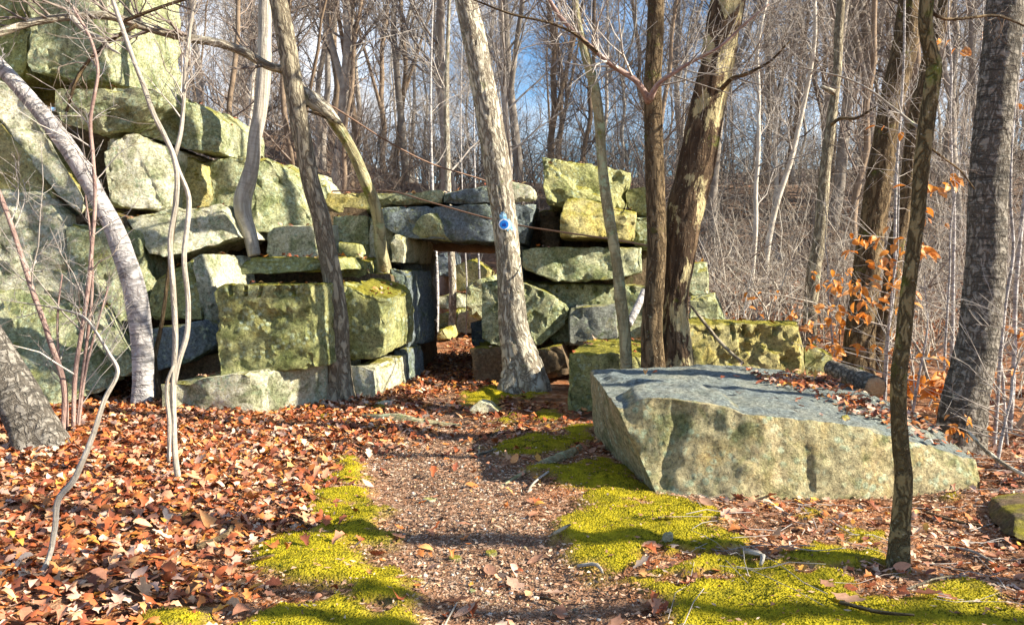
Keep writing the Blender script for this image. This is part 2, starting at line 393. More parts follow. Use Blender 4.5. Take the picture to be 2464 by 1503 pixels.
leafc = s.n('ShaderNodeSeparateXYZ'); s.l(v1.outputs['Color'], leafc.inputs[0])
c = s.ramp(leafc.outputs[0], (0.0, (0.16, 0.06, 0.03)), (0.35, (0.30, 0.11, 0.04)), (0.65, (0.42, 0.20, 0.10)), (1.0, (0.50, 0.30, 0.18)))
c = s.mix(s.ramp(s.noise(p, 2.2, 6), (0.45, 0.0), (0.62, 1.0)), c, (0.13, 0.07, 0.04))
c = s.mix(s.math('MULTIPLY', s.at('old').outputs['Fac'], 0.75), c, s.mix(s.noise(p, 1.5, 6), (0.11, 0.085, 0.065), (0.24, 0.19, 0.15)))
v2 = s.n('ShaderNodeTexVoronoi'); v2.inputs['Scale'].default_value = 75; s.l(p, v2.inputs['Vector'])
g2 = s.n('ShaderNodeSeparateXYZ'); s.l(v2.outputs['Color'], g2.inputs[0])
grit = s.ramp(g2.outputs[1], (0.0, (0.10, 0.06, 0.04)), (0.5, (0.25, 0.155, 0.10)), (0.85, (0.38, 0.26, 0.18)), (1.0, (0.52, 0.42, 0.33)))
grit = s.mix(s.ramp(s.noise(p, 5, 6), (0.4, 0.0), (0.65, 0.7)), grit, (0.22, 0.12, 0.07))
c = s.mix(pa, c, grit)
mc = s.mix(s.ramp(s.noise(p, 9, 6, 0.7), (0.32, 0.0), (0.68, 1.0)), (0.13, 0.12, 0.008), (0.46, 0.37, 0.015))
c = s.mix(mo, c, mc)
h = s.math('ADD', s.noise(p, 55, 4, 0.7), s.math('MULTIPLY', v2.outputs['Distance'], 0.8))
tag(obj('ground', me, s.done(c, h, 0.8, 0.02)), kind='structure')

def gz(x, y): return float(ground_z(np.array([x]), np.array([y]))[0])

# ------------------------------------------------------------------ stone blocks
def hull_stone(name, pts, mat, res=0.075, rough=0.022, parent=None, seed=0, grooves=None, bev=0.008, nk=1.0, dis=7, chips=0.55):
    pts = [np.asarray(q, float) for q in pts]
    c = np.mean(pts, 0); org = np.array([c[0], c[1], min(q[2] for q in pts)])
    def hull(pp, lim):
        b_ = bmesh.new()
        for q in pp: b_.verts.new(q)
        r = bmesh.ops.convex_hull(b_, input=b_.verts)
        bmesh.ops.delete(b_, geom=[g for g in r['geom_interior'] if isinstance(g, bmesh.types.BMVert)], context='VERTS')
        bmesh.ops.dissolve_limit(b_, angle_limit=math.radians(lim), verts=b_.verts, edges=b_.edges)
        return b_
    bm = hull([q - org for q in pts], dis)
    if chips:                                        # corners and edge lengths knocked off along flat breaks
        rg = random.Random(seed * 7 + 3); newp = []
        for v in bm.verts:
            nb = [e.other_vert(v) for e in v.link_edges]; sz = min((w.co - v.co).length for w in nb) if nb else 0
            if rg.random() < chips and sz > 0.05:
                for w in nb:
                    ln = (w.co - v.co).length; newp.append(np.array(v.co.lerp(w.co, min(0.42, rg.uniform(0.03, 0.20) / ln))))
            else: newp.append(np.array(v.co))
        bm.free(); bm = hull(newp, 4)
    bmesh.ops.recalc_face_normals(bm, faces=bm.faces)
    planes = [(np.array(f.normal), float(f.normal.dot(f.verts[0].co))) for f in bm.faces]
    bmesh.ops.bevel(bm, geom=list(bm.edges), offset=bev, segments=1, affect='EDGES', profile=0.5, clamp_overlap=True)
    bmesh.ops.triangulate(bm, faces=bm.faces)
    for it in range(7):
        long_ = [e for e in bm.edges if e.calc_length() > res * 1.5]
        if not long_: break
        bmesh.ops.subdivide_edges(bm, edges=long_, cuts=1)
        ng = [f for f in bm.faces if len(f.verts) > 3]
        if ng: bmesh.ops.triangulate(bm, faces=ng)
    bmesh.ops.recalc_face_normals(bm, faces=bm.faces)
    bm.normal_update()
    me = bpy.data.meshes.new(name); bm.to_mesh(me); bm.free()
    n = len(me.vertices); co = np.empty(n * 3, np.float32); me.vertices.foreach_get('co', co); co = co.reshape(-1, 3).astype(float)
    no = np.empty(n * 3, np.float32); me.vertices.foreach_get('normal', no); no = no.reshape(-1, 3)
    wp = co + org
    q = wp + seed * 3.1
    pd = np.sort(np.stack([np.abs(co @ nn_ - dd_) for nn_, dd_ in planes], -1), axis=1)[:, 1] if len(planes) > 2 else np.full(n, 9.0)
    nick = np.maximum(0, fbm(q * 3.6, seed + 13, 3, 0.6) - 0.05)
    nick = (smooth(0.055, 0.0, pd) * nick * 2.4 * min(1.0, rough / 0.024) * 0.05 * nk)
    low = fbm(q * 1.6, seed, 2) * 1.4
    mid = fbm(q * 5.0, seed + 3, 3, 0.6)
    chip = np.abs(fbm(q * np.array([3.0, 3.0, 2.2]), seed + 9, 2))
    d = rough * (0.35 * low + 0.5 * mid + 0.4 * fbm(q * 14.0, seed + 5, 2) - 0.5 * nk * smooth(0.16, 0.08, chip))
    co = co + no * (d - nick)[:, None]
    co += rough * 0.35 * np.stack([fbm(q * 9, seed + k, 2) for k in (31, 32, 33)], -1)
    for g in grooves or []:
        a, b, wdt, dep, dv = g                       # top point, bottom point, half width, depth, push direction
        a, b = np.asarray(a), np.asarray(b); e = b - a
        t = np.clip(((wp - a) @ e) / (e @ e), 0, 1); dd = np.linalg.norm((wp - a - t[:, None] * e) * np.array([1, 0.35, 1]), axis=1)
        co += (dep * smooth(wdt * 1.3, wdt * 0.5, dd))[:, None] * np.asarray(dv)
    me.vertices.foreach_set('co', co.astype(np.float32).ravel())
    me.polygons.foreach_set('use_smooth', np.ones(len(me.polygons), bool))
    me.update(); me.set_sharp_from_angle(angle=math.radians(28))
    return obj(name, me, STONE[mat], parent, org if parent is None else org - np.array(parent.location))

BN = [0]
def pblock(name, label, poly, d, back, mat, res=0.085, rough=0.026, parent=None, bshrink=1.0, gro=None, cat='stone', **k):
    """a block from the outline of its front face: poly in frame positions, d its distance (one or per corner), back the vector to its rear face"""
    BN[0] += 1
    ds = d if hasattr(d, '__len__') else [d] * len(poly)
    fr = [P(x, y, dd) for (x, y), dd in zip(poly, ds)]; c = np.mean(fr, 0); back = np.asarray(back, float)
    bk = [c + (q - c) * bshrink + back for q in fr]
    gr = None
    if gro: gr = [(P(x, y, dd), P(x, y + ln, dd), 0.02, 0.07, (0, 1, 0)) for x, y, ln, dd in gro]
    o = hull_stone(name, fr + bk, mat, res, rough, parent, BN[0], gr, **k)
    if label: tag(o, label, cat, 'stacked quarry stones')
    return o

# the low blocks in front, left of the path
pblock('stone_block', 'long low slab at ground level carrying the big square mossy block', [(385, 924), (500, 905), (602, 893), (775, 866), (782, 990), (612, 1003), (390, 1000)], [8.95, 8.92, 8.9, 9.5, 9.55, 8.95, 8.95], (0.25, 1.1, 0), 'pale', 0.06, 0.016)
pblock('stone_block', 'big square mossy block standing on a low slab beside the grey trunk', [(512, 686), (742, 684), (758, 884), (527, 905)], [9.15, 9.1, 9.15, 9.1], (0.42, 1.35, 0.0), 'mossy', 0.045, 0.028, gro=[(x_, 690, 18, 9.12) for x_ in (552, 590, 628, 668, 704)])
pblock('stone_block', 'thin mossy slab lying on top of the big square block', [(588, 622), (772, 619), (778, 652), (572, 660)], [9.9, 9.9, 9.75, 9.75], (0.3, 1.2, 0.02), 'mossy', 0.06, 0.02)
pblock('stone_block', 'mossy-topped block with a pale sunlit side at the left of the passage', [(829, 688), (927, 722), (924, 860), (833, 870), (829, 700)], [9.95, 9.8, 9.8, 9.9, 9.95], (0.2, 1.25, 0.12), 'mossy', 0.05, 0.024)
pblock('stone_block', 'small pale base block under the mossy-topped block by the passage', [(842, 880), (899, 884), (907, 965), (845, 965)], [9.85, 9.75, 9.7, 9.8], (0.24, 1.1, 0.03), 'pale', 0.05, 0.018)
pblock('stone_block', 'dark shaded base stone at the left foot of the passage', [(940, 846), (972, 838), (976, 935), (950, 945)], [10.9, 10.9, 10.9, 10.9], (0.16, 0.9, 0), 'blue', 0.06)

# the passage
pas = tag(empty('stone_passage', (-0.6, 11.5, 0)), 'dark square passage of stacked stones under a wide lintel', 'passage')
pblock('lintel', None, [(900, 500), (1100, 492), (1292, 488), (1262, 585), (1067, 570), (956, 569), (915, 540)], 11.5, (0.1, 1.6, -0.02), 'blue', 0.07, 0.03, pas)
pblock('rear_lintel', None, [(985, 540), (1275, 540), (1265, 594), (1000, 584)], 13.1, (0.1, 2.4, -0.10), 'brown', 0.1, 0.03, pas)
pblock('lintel_bracket', None, [(1010, 520), (1050, 512), (1068, 566), (1085, 582), (985, 568)], [11.43, 11.36, 11.4, 11.5, 11.5], (0, 0.3, 0), 'lichen', 0.05, 0.018, pas)
pblock('capstone', None, [(892, 464), (1064, 459), (1064, 489), (905, 494)], 11.55, (0, 1.4, 0), 'lichen', 0.08, 0.022, pas)
pblock('capstone', None, [(1067, 461), (1165, 447), (1226, 441), (1226, 488), (1067, 488)], 11.5, (0, 1.3, 0.05), 'blue', 0.08, 0.02, pas)
pblock('capstone', None, [(1226, 434), (1292, 454), (1291, 484), (1226, 486)], 11.5, (0.0, 1.1, 0.1), 'pale', 0.07, 0.018, pas)
pblock('jamb_stone', None, [(942, 560), (974, 569), (972, 634), (940, 632)], 11.35, (0.22, 1.9, 0.0), 'pale', 0.06, 0.018, pas)
pblock('jamb_stone', None, [(940, 645), (982, 650), (990, 835), (940, 845)], 11.25, (0.22, 1.3, 0.0), 'blue', 0.07, 0.03, pas)
pblock('jamb_stone', None, [(960, 600), (1010, 604), (1016, 690), (960, 690)], 12.6, (0.08, 1.4, 0.0), 'blue', 0.08, 0.03, pas)
pblock('jamb_stone', None, [(985, 695), (1018, 690), (1022, 780), (985, 790)], 12.75, (0.08, 1.4, 0.0), 'blue', 0.08, 0.035, pas)
pblock('jamb_stone', None, [(985, 785), (1014, 780), (1016, 890), (985, 890)], 12.6, (0.10, 1.5, 0.0), 'brown', 0.08, 0.03, pas)
pblock('jamb_stone', None, [(1000, 600), (1030, 604), (1028, 840), (1000, 850)], 14.2, (0.02, 1.4, 0.0), 'blue', 0.09, 0.04, pas)
pblock('jamb_stone', None, [(1132, 838), (1232, 834), (1240, 925), (1146, 930)], 11.2, (0.15, 1.4, 0.0), 'brown', 0.06, 0.028, pas)
pblock('jamb_stone', None, [(1132, 776), (1172, 768), (1172, 835), (1132, 836)], 13.2, (0.25, 1.6, 0.0), 'blue', 0.08, 0.025, pas)
pblock('jamb_stone', None, [(1157, 680), (1240, 672), (1334, 712), (1366, 740), (1366, 772), (1322, 812), (1289, 840), (1210, 834), (1160, 824)], [11.5, 11.4, 11.35, 11.5, 11.5, 11.4, 11.4, 11.4, 11.4], (0.2, 1.5, 0.0), 'lichen', 0.055, 0.026, pas,
       gro=[(1270, 690, 14, 11.4), (1300, 702, 14, 11.38), (1180, 680, 12, 11.42)])
pblock('jamb_stone', None, [(1200, 585), (1262, 590), (1262, 680), (1205, 676)], 12.2, (0.2, 1.6, 0), 'blue', 0.08, 0.03, pas)

# left of the lintel
pblock('stone_block', 'tan stone at the top of the wall left of the lintel', [(780, 466), (878, 462), (900, 496), (890, 514), (785, 510)], 12.5, (0, 1.3, 0), 'ochre')
pblock('stone_block', 'squared lichen block with a moss cap left of the lintel', [(796, 517), (886, 520), (890, 632), (800, 620)], 11.9, (0.2, 1.3, 0.0), 'lichen')
pblock('stone_block', 'pale ribbed sunlit stone touching the left end of the lintel', [(888, 524), (950, 529), (943, 630), (888, 630)], [11.7, 11.9, 11.9, 11.7], (0.1, 1.0, 0), 'pale', 0.06, 0.02)
pblock('stone_block', 'small green stepped stone behind the grey trunk, upper of two', [(812, 582), (857, 586), (866, 626), (816, 626)], 11.3, (0.1, 0.7, 0), 'mossy')
pblock('stone_block', 'small green stepped stone behind the grey trunk, lower of two', [(812, 622), (876, 628), (882, 690), (824, 690)], 11.0, (0.1, 0.8, 0.03), 'mossy')
pblock('stone_block', 'wide brown stone ledge the broken tree grows from', [(800, 668), (935, 655), (950, 720), (800, 720)], 11.0, (0.1, 1.6, 0), 'brown')
pblock('stone_block', 'bright white lichen stone behind the big square block', [(638, 544), (768, 542), (778, 628), (640, 628)], [11.2, 11.3, 11.3, 11.2], (0.2, 1.0, 0.03), 'pale', 0.07, 0.02)
pblock('stone_block', 'large peaked boulder with a sloping right shoulder at the wall top', [(488, 392), (598, 378), (638, 377), (692, 412), (752, 530), (768, 556), (630, 560), (500, 530), (478, 450)], [11.9, 11.8, 11.9, 12.1, 12.3, 12.2, 11.8, 11.8, 11.9], (0.25, 1.5, 0.0), 'lichen', 0.08, 0.04)
pblock('stone_block', 'long sloping slab resting behind the peaked boulder', [(690, 400), (716, 420), (790, 560), (760, 560)], 12.8, (0.3, 1.4, 0), 'pale')
# the left pile
pblock('stone_block', 'pale lichen block in the pile above the sunlit side stone', [(300, 532), (385, 506), (529, 490), (570, 571), (451, 608), (372, 622)], [10.7, 10.8, 10.9, 10.9, 10.7, 10.6], (0.1, 1.3, 0.0), 'pale', 0.07, 0.03)
pblock('stone_block', 'rough dark-green stone low in the pile behind the birch', [(345, 690), (455, 612), (476, 650), (486, 768), (400, 756), (345, 765)], [10.2, 10.3, 10.2, 10.1, 10.1, 10.1], (0.2, 1.0, 0), 'mossy', 0.07, 0.035)
pblock('stone_block', 'tall pale sunlit side stone left of the big square block', [(462, 612), (520, 608), (535, 682), (512, 698), (510, 790), (486, 770)], [10.1, 10.5, 10.5, 10.2, 10.2, 10.1], (0.15, 0.9, 0), 'pale', 0.06, 0.018)
pblock('stone_block', 'smooth dark shaded slab above the leaf-filled hollow', [(362, 792), (488, 768), (518, 835), (452, 872), (362, 895)], [9.8, 9.9, 9.9, 9.7, 9.7], (0.1, 0.9, 0), 'blue', 0.07, 0.016)
pblock('stone_block', 'flat brown stone at the back of the leaf-filled hollow', [(355, 860), (540, 850), (540, 920), (355, 930)], 10.0, (0.1, 0.8, 0), 'brown', 0.09, 0.016)
pblock('stone_block', 'narrow wedge of stone leaning at the foot of the left pile', [(228, 733), (256, 735), (322, 876), (316, 905), (285, 905), (215, 800)], [9.75, 9.7, 9.45, 9.4, 9.4, 9.6], (-0.15, 0.5, 0), 'lichen', 0.06, 0.018)
pblock('stone_block', 'wide sloping slab at the bottom left of the pile with diagonal shadows', [(-260, 700), (0, 700), (118, 690), (205, 715), (290, 925), (110, 985), (-260, 1040)], [9.9, 9.9, 10.0, 10.0, 9.4, 9.1, 9.0], (-0.1, 1.3, 0.3), 'lichen', 0.08, 0.03)
pblock('stone_block', 'large pale green stone behind the birch bend in the left pile', [(156, 536), (303, 551), (318, 590), (304, 680), (288, 775), (210, 745), (160, 650)], [10.2, 10.25, 10.3, 10.2, 10.0, 9.9, 10.0], (0.1, 1.3, 0), 'lichen', 0.07, 0.03)
pblock('stone_block', 'pale streaked block at the left edge above the long dark crack', [(-240, 440), (-20, 462), (100, 462), (158, 538), (165, 640), (205, 725), (115, 684), (0, 672), (-240, 670)], [10.2, 10.2, 10.3, 10.2, 10.0, 9.9, 9.95, 9.95, 10], (0, 1.2, 0.05), 'pale', 0.08, 0.03)
pblock('stone_block', 'yellowish stone wedged at the left edge below the leaning slab', [(-240, 300), (-10, 290), (125, 440), (128, 480), (60, 470), (-20, 460), (-240, 440)], [10.6, 10.6, 10.5, 10.4, 10.4, 10.4, 10.4], (0, 1.2, 0.05), 'ochre', 0.08, 0.035)
pblock('stone_block', 'long smooth slab leaning diagonally at the upper left of the pile', [(-120, 120), (22, 205), (50, 225), (203, 478), (196, 520), (140, 470), (-60, 215)], [11.1, 10.8, 10.8, 10.5, 10.45, 10.45, 10.7], (-0.5, 0.9, 0.1), 'pale', 0.08, 0.016)
pblock('stone_block', 'upright drill-marked block under the overhanging ledge of the pile', [(244, 336), (318, 318), (436, 366), (412, 463), (393, 505), (262, 498)], [11.1, 11.15, 11.4, 11.3, 11.1, 11.0], (0.1, 1.3, 0.0), 'pale', 0.05, 0.022, gro=[(262, 375, 3, 11.1), (268, 405, 3, 11.1), (272, 435, 3, 11.1)])
pblock('stone_block', 'overhanging ledge stone with a dark mossy lip high in the pile', [(131, 215), (389, 211), (390, 240), (362, 268), (312, 314), (222, 318), (131, 290)], [10.9, 10.9, 10.9, 11.0, 11.05, 11.0, 10.9], (0.1, 1.6, 0.0), 'lichen', 0.08, 0.03)
pblock('stone_block', 'pale shelf stone jutting right at the top of the left pile', [(330, 240), (372, 226), (475, 247), (533, 296), (530, 370), (438, 358), (330, 322)], [11.5, 11.5, 11.6, 11.7, 11.6, 11.4, 11.4], (0.2, 1.4, 0.0), 'lichen', 0.08, 0.028)
pblock('stone_block', 'broken tan stone under the shelf stone of the left pile', [(432, 372), (478, 390), (500, 470), (470, 520), (410, 500), (405, 460)], 11.6, (0.1, 1.1, 0), 'ochre', 0.08, 0.03)
pblock('stone_block', 'tall lichen-streaked cliff block at the top left corner', [(70, -150), (258, -110), (264, 192), (150, 190), (60, 168)], [11.8, 11.8, 11.7, 11.6, 11.6], (0.3, 1.8, 0), 'lichen', 0.1, 0.04)
pblock('stone_block', 'shaded cliff block at the very left above the leaning slab', [(-300, -200), (75, -170), (62, 175), (22, 205), (-300, 150)], 11.9, (0, 1.8, 0), 'mossy', 0.12, 0.05)
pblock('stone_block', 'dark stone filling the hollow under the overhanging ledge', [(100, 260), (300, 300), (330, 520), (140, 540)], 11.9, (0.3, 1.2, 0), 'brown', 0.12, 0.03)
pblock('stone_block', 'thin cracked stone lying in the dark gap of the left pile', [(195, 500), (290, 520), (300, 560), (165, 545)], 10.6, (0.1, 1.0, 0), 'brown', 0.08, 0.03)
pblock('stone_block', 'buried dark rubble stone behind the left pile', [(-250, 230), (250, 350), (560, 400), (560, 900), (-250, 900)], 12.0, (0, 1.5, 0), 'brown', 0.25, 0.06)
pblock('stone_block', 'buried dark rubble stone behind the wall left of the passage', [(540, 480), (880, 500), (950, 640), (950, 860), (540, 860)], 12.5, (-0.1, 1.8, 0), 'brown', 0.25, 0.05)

# right of the passage
pblock('stone_block', 'big tilted slab on top of the wall right of the lintel', [(1300, 371), (1437, 398), (1518, 414), (1503, 494), (1494, 503), (1400, 480), (1316, 494), (1307, 450)], [11.8, 11.9, 12, 12, 11.9, 11.7, 11.7, 11.7], (0.2, 1.5, -0.1), 'mossy', 0.07, 0.026)
pblock('stone_block', 'tan sunlit angular block under the tilted slab', [(1363, 469), (1400, 478), (1457, 520), (1531, 510), (1525, 578), (1440, 572), (1343, 570), (1347, 529)], [11.55, 11.6, 11.5, 11.5, 11.4, 11.25, 11.2, 11.2], (0.15, 1.0, -0.03), 'ochre', 0.05, 0.018)
pblock('stone_block', 'dark upright grooved stone in the gap beside the tan block', [(1296, 508), (1342, 500), (1350, 600), (1308, 600)], 12.3, (0.1, 0.9, 0), 'brown', 0.07, 0.03)
pblock('stone_block', 'short green stone on the wall beside the two close trunks', [(1505, 458), (1562, 447), (1562, 524), (1530, 516), (1508, 496)], 12.1, (0.2, 1.1, 0), 'mossy')
pblock('stone_block', 'grey stone showing between the tan block and the two close trunks', [(1522, 520), (1580, 520), (1580, 602), (1525, 600)], 12.0, (0.2, 1.1, 0), 'lichen')
pblock('stone_block', 'long lichen-spotted block right of the marked tree', [(1255, 602), (1290, 595), (1543, 596), (1548, 658), (1453, 675), (1345, 677), (1257, 646)], [11.5, 11.45, 11.45, 11.4, 11.35, 11.35, 11.45], (0.2, 1.6, 0), 'lichen', 0.055, 0.022)
pblock('stone_block', 'drill-notched grey block below the long lichen-spotted block', [(1257, 681), (1400, 684), (1555, 690), (1555, 810), (1340, 832), (1270, 760)], 11.75, (0.2, 1.4, 0), 'lichen', 0.055, 0.024, gro=[(x, 686, 14, 11.75) for x in (1290, 1315, 1340, 1365, 1400, 1430, 1460, 1490, 1520)])
pblock('stone_block', 'dark shaded stone low in the wall right of the marked tree', [(1372, 742), (1480, 736), (1488, 830), (1370, 835)], 11.3, (0.1, 1.0, 0), 'grey', 0.07, 0.026)
pblock('stone_block', 'broken shaded stone beside the foot of the marked tree', [(1290, 845), (1350, 830), (1375, 900), (1300, 920)], 11.2, (0.1, 0.8, 0), 'brown', 0.08, 0.03)
pblock('stone_block', 'flat-topped ledge block between the wall and the big foreground boulder', [(1366, 851), (1470, 848), (1546, 862), (1548, 1000), (1416, 1003), (1363, 1000)], [9.0, 9.0, 9.1, 9.1, 9.0, 9.0], (0.45, 1.95, 0.0), 'mossy', 0.055, 0.026)
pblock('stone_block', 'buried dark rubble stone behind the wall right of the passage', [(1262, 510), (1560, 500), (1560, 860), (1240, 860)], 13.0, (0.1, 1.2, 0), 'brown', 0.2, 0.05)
pblock('stone_block', 'yellow mossy block with a row of drill notches along its top', [(1640, 776), (1780, 778), (1922, 784), (1936, 915), (1930, 960), (1640, 960)], [9.4, 9.4, 9.5, 9.4, 9.4, 9.3], (0.3, 0.9, 0.0), 'ochre', 0.045, 0.03,
       gro=[(1704, 786, 14, 9.4), (1722, 786, 26, 9.4), (1764, 784, 22, 9.4), (1790, 785, 14, 9.42), (1822, 787, 14, 9.45), (1862, 788, 12, 9.45), (1886, 790, 16, 9.48)])
pblock('stone_block', 'pale pointed stone behind the drill-notched yellow block', [(1660, 715), (1720, 708), (1748, 780), (1740, 820), (1660, 820)], 11.2, (0.2, 0.8, 0), 'lichen')
pblock('stone_block', 'squarish grey stone in the brush behind the two close trunks', [(1650, 634), (1702, 632), (1708, 712), (1650, 712)], 12.2, (0.2, 1, 0), 'lichen')
pblock('stone_block', 'low rounded stone at the right end of the yellow block', [(1934, 838), (1960, 832), (2006, 860), (2004, 900), (1938, 905)], 9.7, (0.2, 0.6, 0), 'mossy', 0.06)
# foreground boulder
bpts = [P(1480, 976, 5.80), P(1545, 984, 5.74), P(1690, 984, 5.66), P(1850, 1001, 5.55), P(2070, 1026, 5.58), P(2200, 1062, 5.66), P(2344, 1107, 5.75),
        P(1418, 888, 7.65), P(1520, 880, 7.75), P(1700, 877, 7.85), P(1900, 888, 7.65), P(2080, 940, 6.9), P(2240, 1010, 6.4),
        P(1594, 1225, 5.47), P(1740, 1245, 5.36), P(2080, 1215, 5.45), P(2366, 1180, 5.66), P(1432, 1060, 7.75), (1.2, 7.9, -0.15), (2.9, 7.6, -0.15), (3.4, 6.3, -0.15)]
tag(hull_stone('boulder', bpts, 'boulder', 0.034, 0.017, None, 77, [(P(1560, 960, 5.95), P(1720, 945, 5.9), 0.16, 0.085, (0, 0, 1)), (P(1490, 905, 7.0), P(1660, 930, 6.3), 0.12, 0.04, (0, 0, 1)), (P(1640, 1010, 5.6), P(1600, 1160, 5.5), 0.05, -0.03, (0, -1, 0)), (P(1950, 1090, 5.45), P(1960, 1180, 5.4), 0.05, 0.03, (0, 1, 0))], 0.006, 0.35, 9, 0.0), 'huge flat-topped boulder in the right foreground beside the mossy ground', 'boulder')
pblock('stone_block', 'grey slab half buried at the right edge of the foreground', [(2445, 1245), (2660, 1205), (2680, 1350), (2435, 1300)], [4.75, 4.9, 4.6, 4.55], (0.2, 0.6, -0.05), 'brown', 0.05, 0.015)
# seen through the passage, on the slope beyond
k = 0
for lab, poly, d, m in [
    ('yellow tilted boulder beyond the passage', [(1090, 640), (1130, 622), (1172, 650), (1160, 690), (1100, 700)], 20.5, 'ochre'),
    ('pale flat boulder beyond the passage, low on its left', [(1052, 712), (1100, 708), (1120, 740), (1050, 745)], 19.5, 'pale'),
    ('rounded pale boulder just beyond the foot of the passage', [(1100, 755), (1130, 746), (1165, 770), (1165, 800), (1098, 800)], 18.3, 'pale'),
    ('dark square block high beyond the passage', [(1046, 612), (1082, 608), (1086, 664), (1046, 668)], 21.0, 'blue'),
    ('grey slanted slab in the hollow beyond the passage', [(1050, 760), (1098, 745), (1105, 790), (1050, 795)], 18.8, 'mossy'),
    ('lichen boulder behind the right jamb of the passage', [(1120, 685), (1180, 660), (1210, 700), (1200, 780), (1125, 765)], 17.5, 'lichen'),
    ('small tan stone at the inner foot of the left jamb', [(1050, 795), (1066, 790), (1080, 815), (1048, 822)], 16.6, 'ochre')]:
    pblock('stone_block', lab, poly, d, (0.2, 1.2, 0), m, 0.12, 0.04)

# ------------------------------------------------------------------ trees
def resample(pts, rad, step):
    pts = np.asarray(pts, float); n = len(pts)
    seg = np.linalg.norm(np.diff(pts, axis=0), axis=1); s_ = np.concatenate([[0], np.cumsum(seg)])
    m = max(4, int(s_[-1] / step)); t = np.linspace(0, s_[-1], m)
    # Catmull-Rom through the given points
    T = np.gradient(pts, s_, axis=0) if n > 2 else np.tile((pts[-1] - pts[0]) / s_[-1], (n, 1))
    i = np.clip(np.searchsorted(s_, t, side='right') - 1, 0, n - 2); h = (s_[i + 1] - s_[i]); u = ((t - s_[i]) / h)[:, None]; h = h[:, None]
    q = (2 * u**3 - 3 * u**2 + 1) * pts[i] + (u**3 - 2 * u**2 + u) * h * T[i] + (-2 * u**3 + 3 * u**2) * pts[i + 1] + (u**3 - u**2) * h * T[i + 1]
    return q, np.interp(t, s_, rad), t
def stem_mesh(name, pts, rad, mat, parent, step=0.03, sides=40, amp=0.05, vert=0.16, freq=9.0, seed=0, flare=0.0, org=None, knots=0.03):
    q, r, t = resample(pts, rad, step)
    if flare: r = r * (1 + flare * np.exp(-t / (2.2 * r[0])))
    n = len(q); T = np.gradient(q, axis=0); T /= np.linalg.norm(T, axis=1, keepdims=True)
    A = np.cross(T, [0, -1.0, 0.02]); A /= np.linalg.norm(A, axis=1, keepdims=True) + 1e-9; B = np.cross(T, A)
    an = np.arange(sides) * 2 * np.pi / sides; ca, sa = np.cos(an), np.sin(an)
    rm = float(np.mean(rad))
    bco = np.stack([np.tile(ca * rm, (n, 1)), np.tile(sa * rm, (n, 1)), np.tile(t[:, None], (1, sides))], -1) + seed * 1.7
    ridge = np.abs(fbm(bco * np.array([1, 1, vert]) * freq * 2, seed, 2))
    ridge = np.minimum(ridge, 0.35) / 0.35 - 0.6
    big = vnoise(bco * np.array([1.2 / rm * 0.12, 1.2 / rm * 0.12, 2.0]) * 1.0, seed + 5)
    rr = r[:, None] * (1 + knots * big) + amp * r[:, None] * ridge
    if flare:   # root buttresses
        rr = rr * (1 + 0.22 * np.exp(-t / (1.6 * r[0]))[:, None] * np.cos(an * 4 + seed)[None, :])
    V = q[:, None, :] + rr[:, :, None] * (A[:, None, :] * ca[None, :, None] + B[:, None, :] * sa[None, :, None])
    idx = np.arange(n * sides).reshape(n, sides); nx = np.roll(idx, -1, 1)
    Fq = np.stack([idx[:-1], nx[:-1], nx[1:], idx[1:]], -1).reshape(-1, 4)
    V = np.concatenate([V.reshape(-1, 3), q[:1], q[-1:]]); c0, c1 = n * sides, n * sides + 1
    caps = np.concatenate([np.stack([nx[0], idx[0], np.full(sides, c0)], -1), np.stack([idx[-1], nx[-1], np.full(sides, c1)], -1)])
    org = np.asarray(org if org is not None else q[0])
    me = mesh_np(name, V - org, [Fq, caps])
    attr(me, 'bco', np.concatenate([bco.reshape(-1, 3), bco[0, :1], bco[-1, :1]]), 'FLOAT_VECTOR')
    return obj(name, me, mat, parent)
def grow(par, parR, K, ln, spread, r_ratio, rmin, npt, rng, t0=0.25, up=0.25, wig=0.10, flat=1.0):
    """K side shoots on each of N parent stems; returns their stems"""
    N, n, _ = par.shape
    M = N * K
    pi = np.repeat(np.arange(N), K); t = t0 + (1 - t0) * rng.random(M) ** 0.9
    f = t * (n - 1); i = np.minimum(f.astype(int), n - 2); w = (f - i)[:, None]
    start = par[pi, i] * (1 - w) + par[pi, i + 1] * w
    tan = par[pi, i + 1] - par[pi, i]; tan /= np.linalg.norm(tan, axis=1, keepdims=True) + 1e-9
    R0 = parR[pi, i] * (1 - w[:, 0]) + parR[pi, i + 1] * w[:, 0]
    rnd = rng.normal(size=(M, 3)); rnd[:, 2] *= flat; rnd -= tan * (rnd * tan).sum(1, keepdims=True); rnd /= np.linalg.norm(rnd, axis=1, keepdims=True) + 1e-9
    ang = spread * (0.7 + 0.6 * rng.random(M)); d = tan * np.cos(ang)[:, None] + rnd * np.sin(ang)[:, None]
    length = ln * (0.45 + 0.9 * rng.random(M)) * (1.15 - 0.6 * t)
    u = np.linspace(0, 1, npt)
    side = rng.normal(size=(M, 3)) * wig
    pts = start[:, None, :] + (d[:, None, :] * u[None, :, None] + (side[:, None, :] + np.array([0, 0, up])) * (u ** 2)[None, :, None]) * length[:, None, None]
    pts[:, 1:] += rng.normal(size=(M, npt - 1, 3)) * wig * 0.35 * length[:, None, None] / npt
    r = np.maximum(R0 * r_ratio, rmin)[:, None] * (1 - 0.75 * u)[None, :]
    return pts, np.maximum(r, rmin * 0.6)
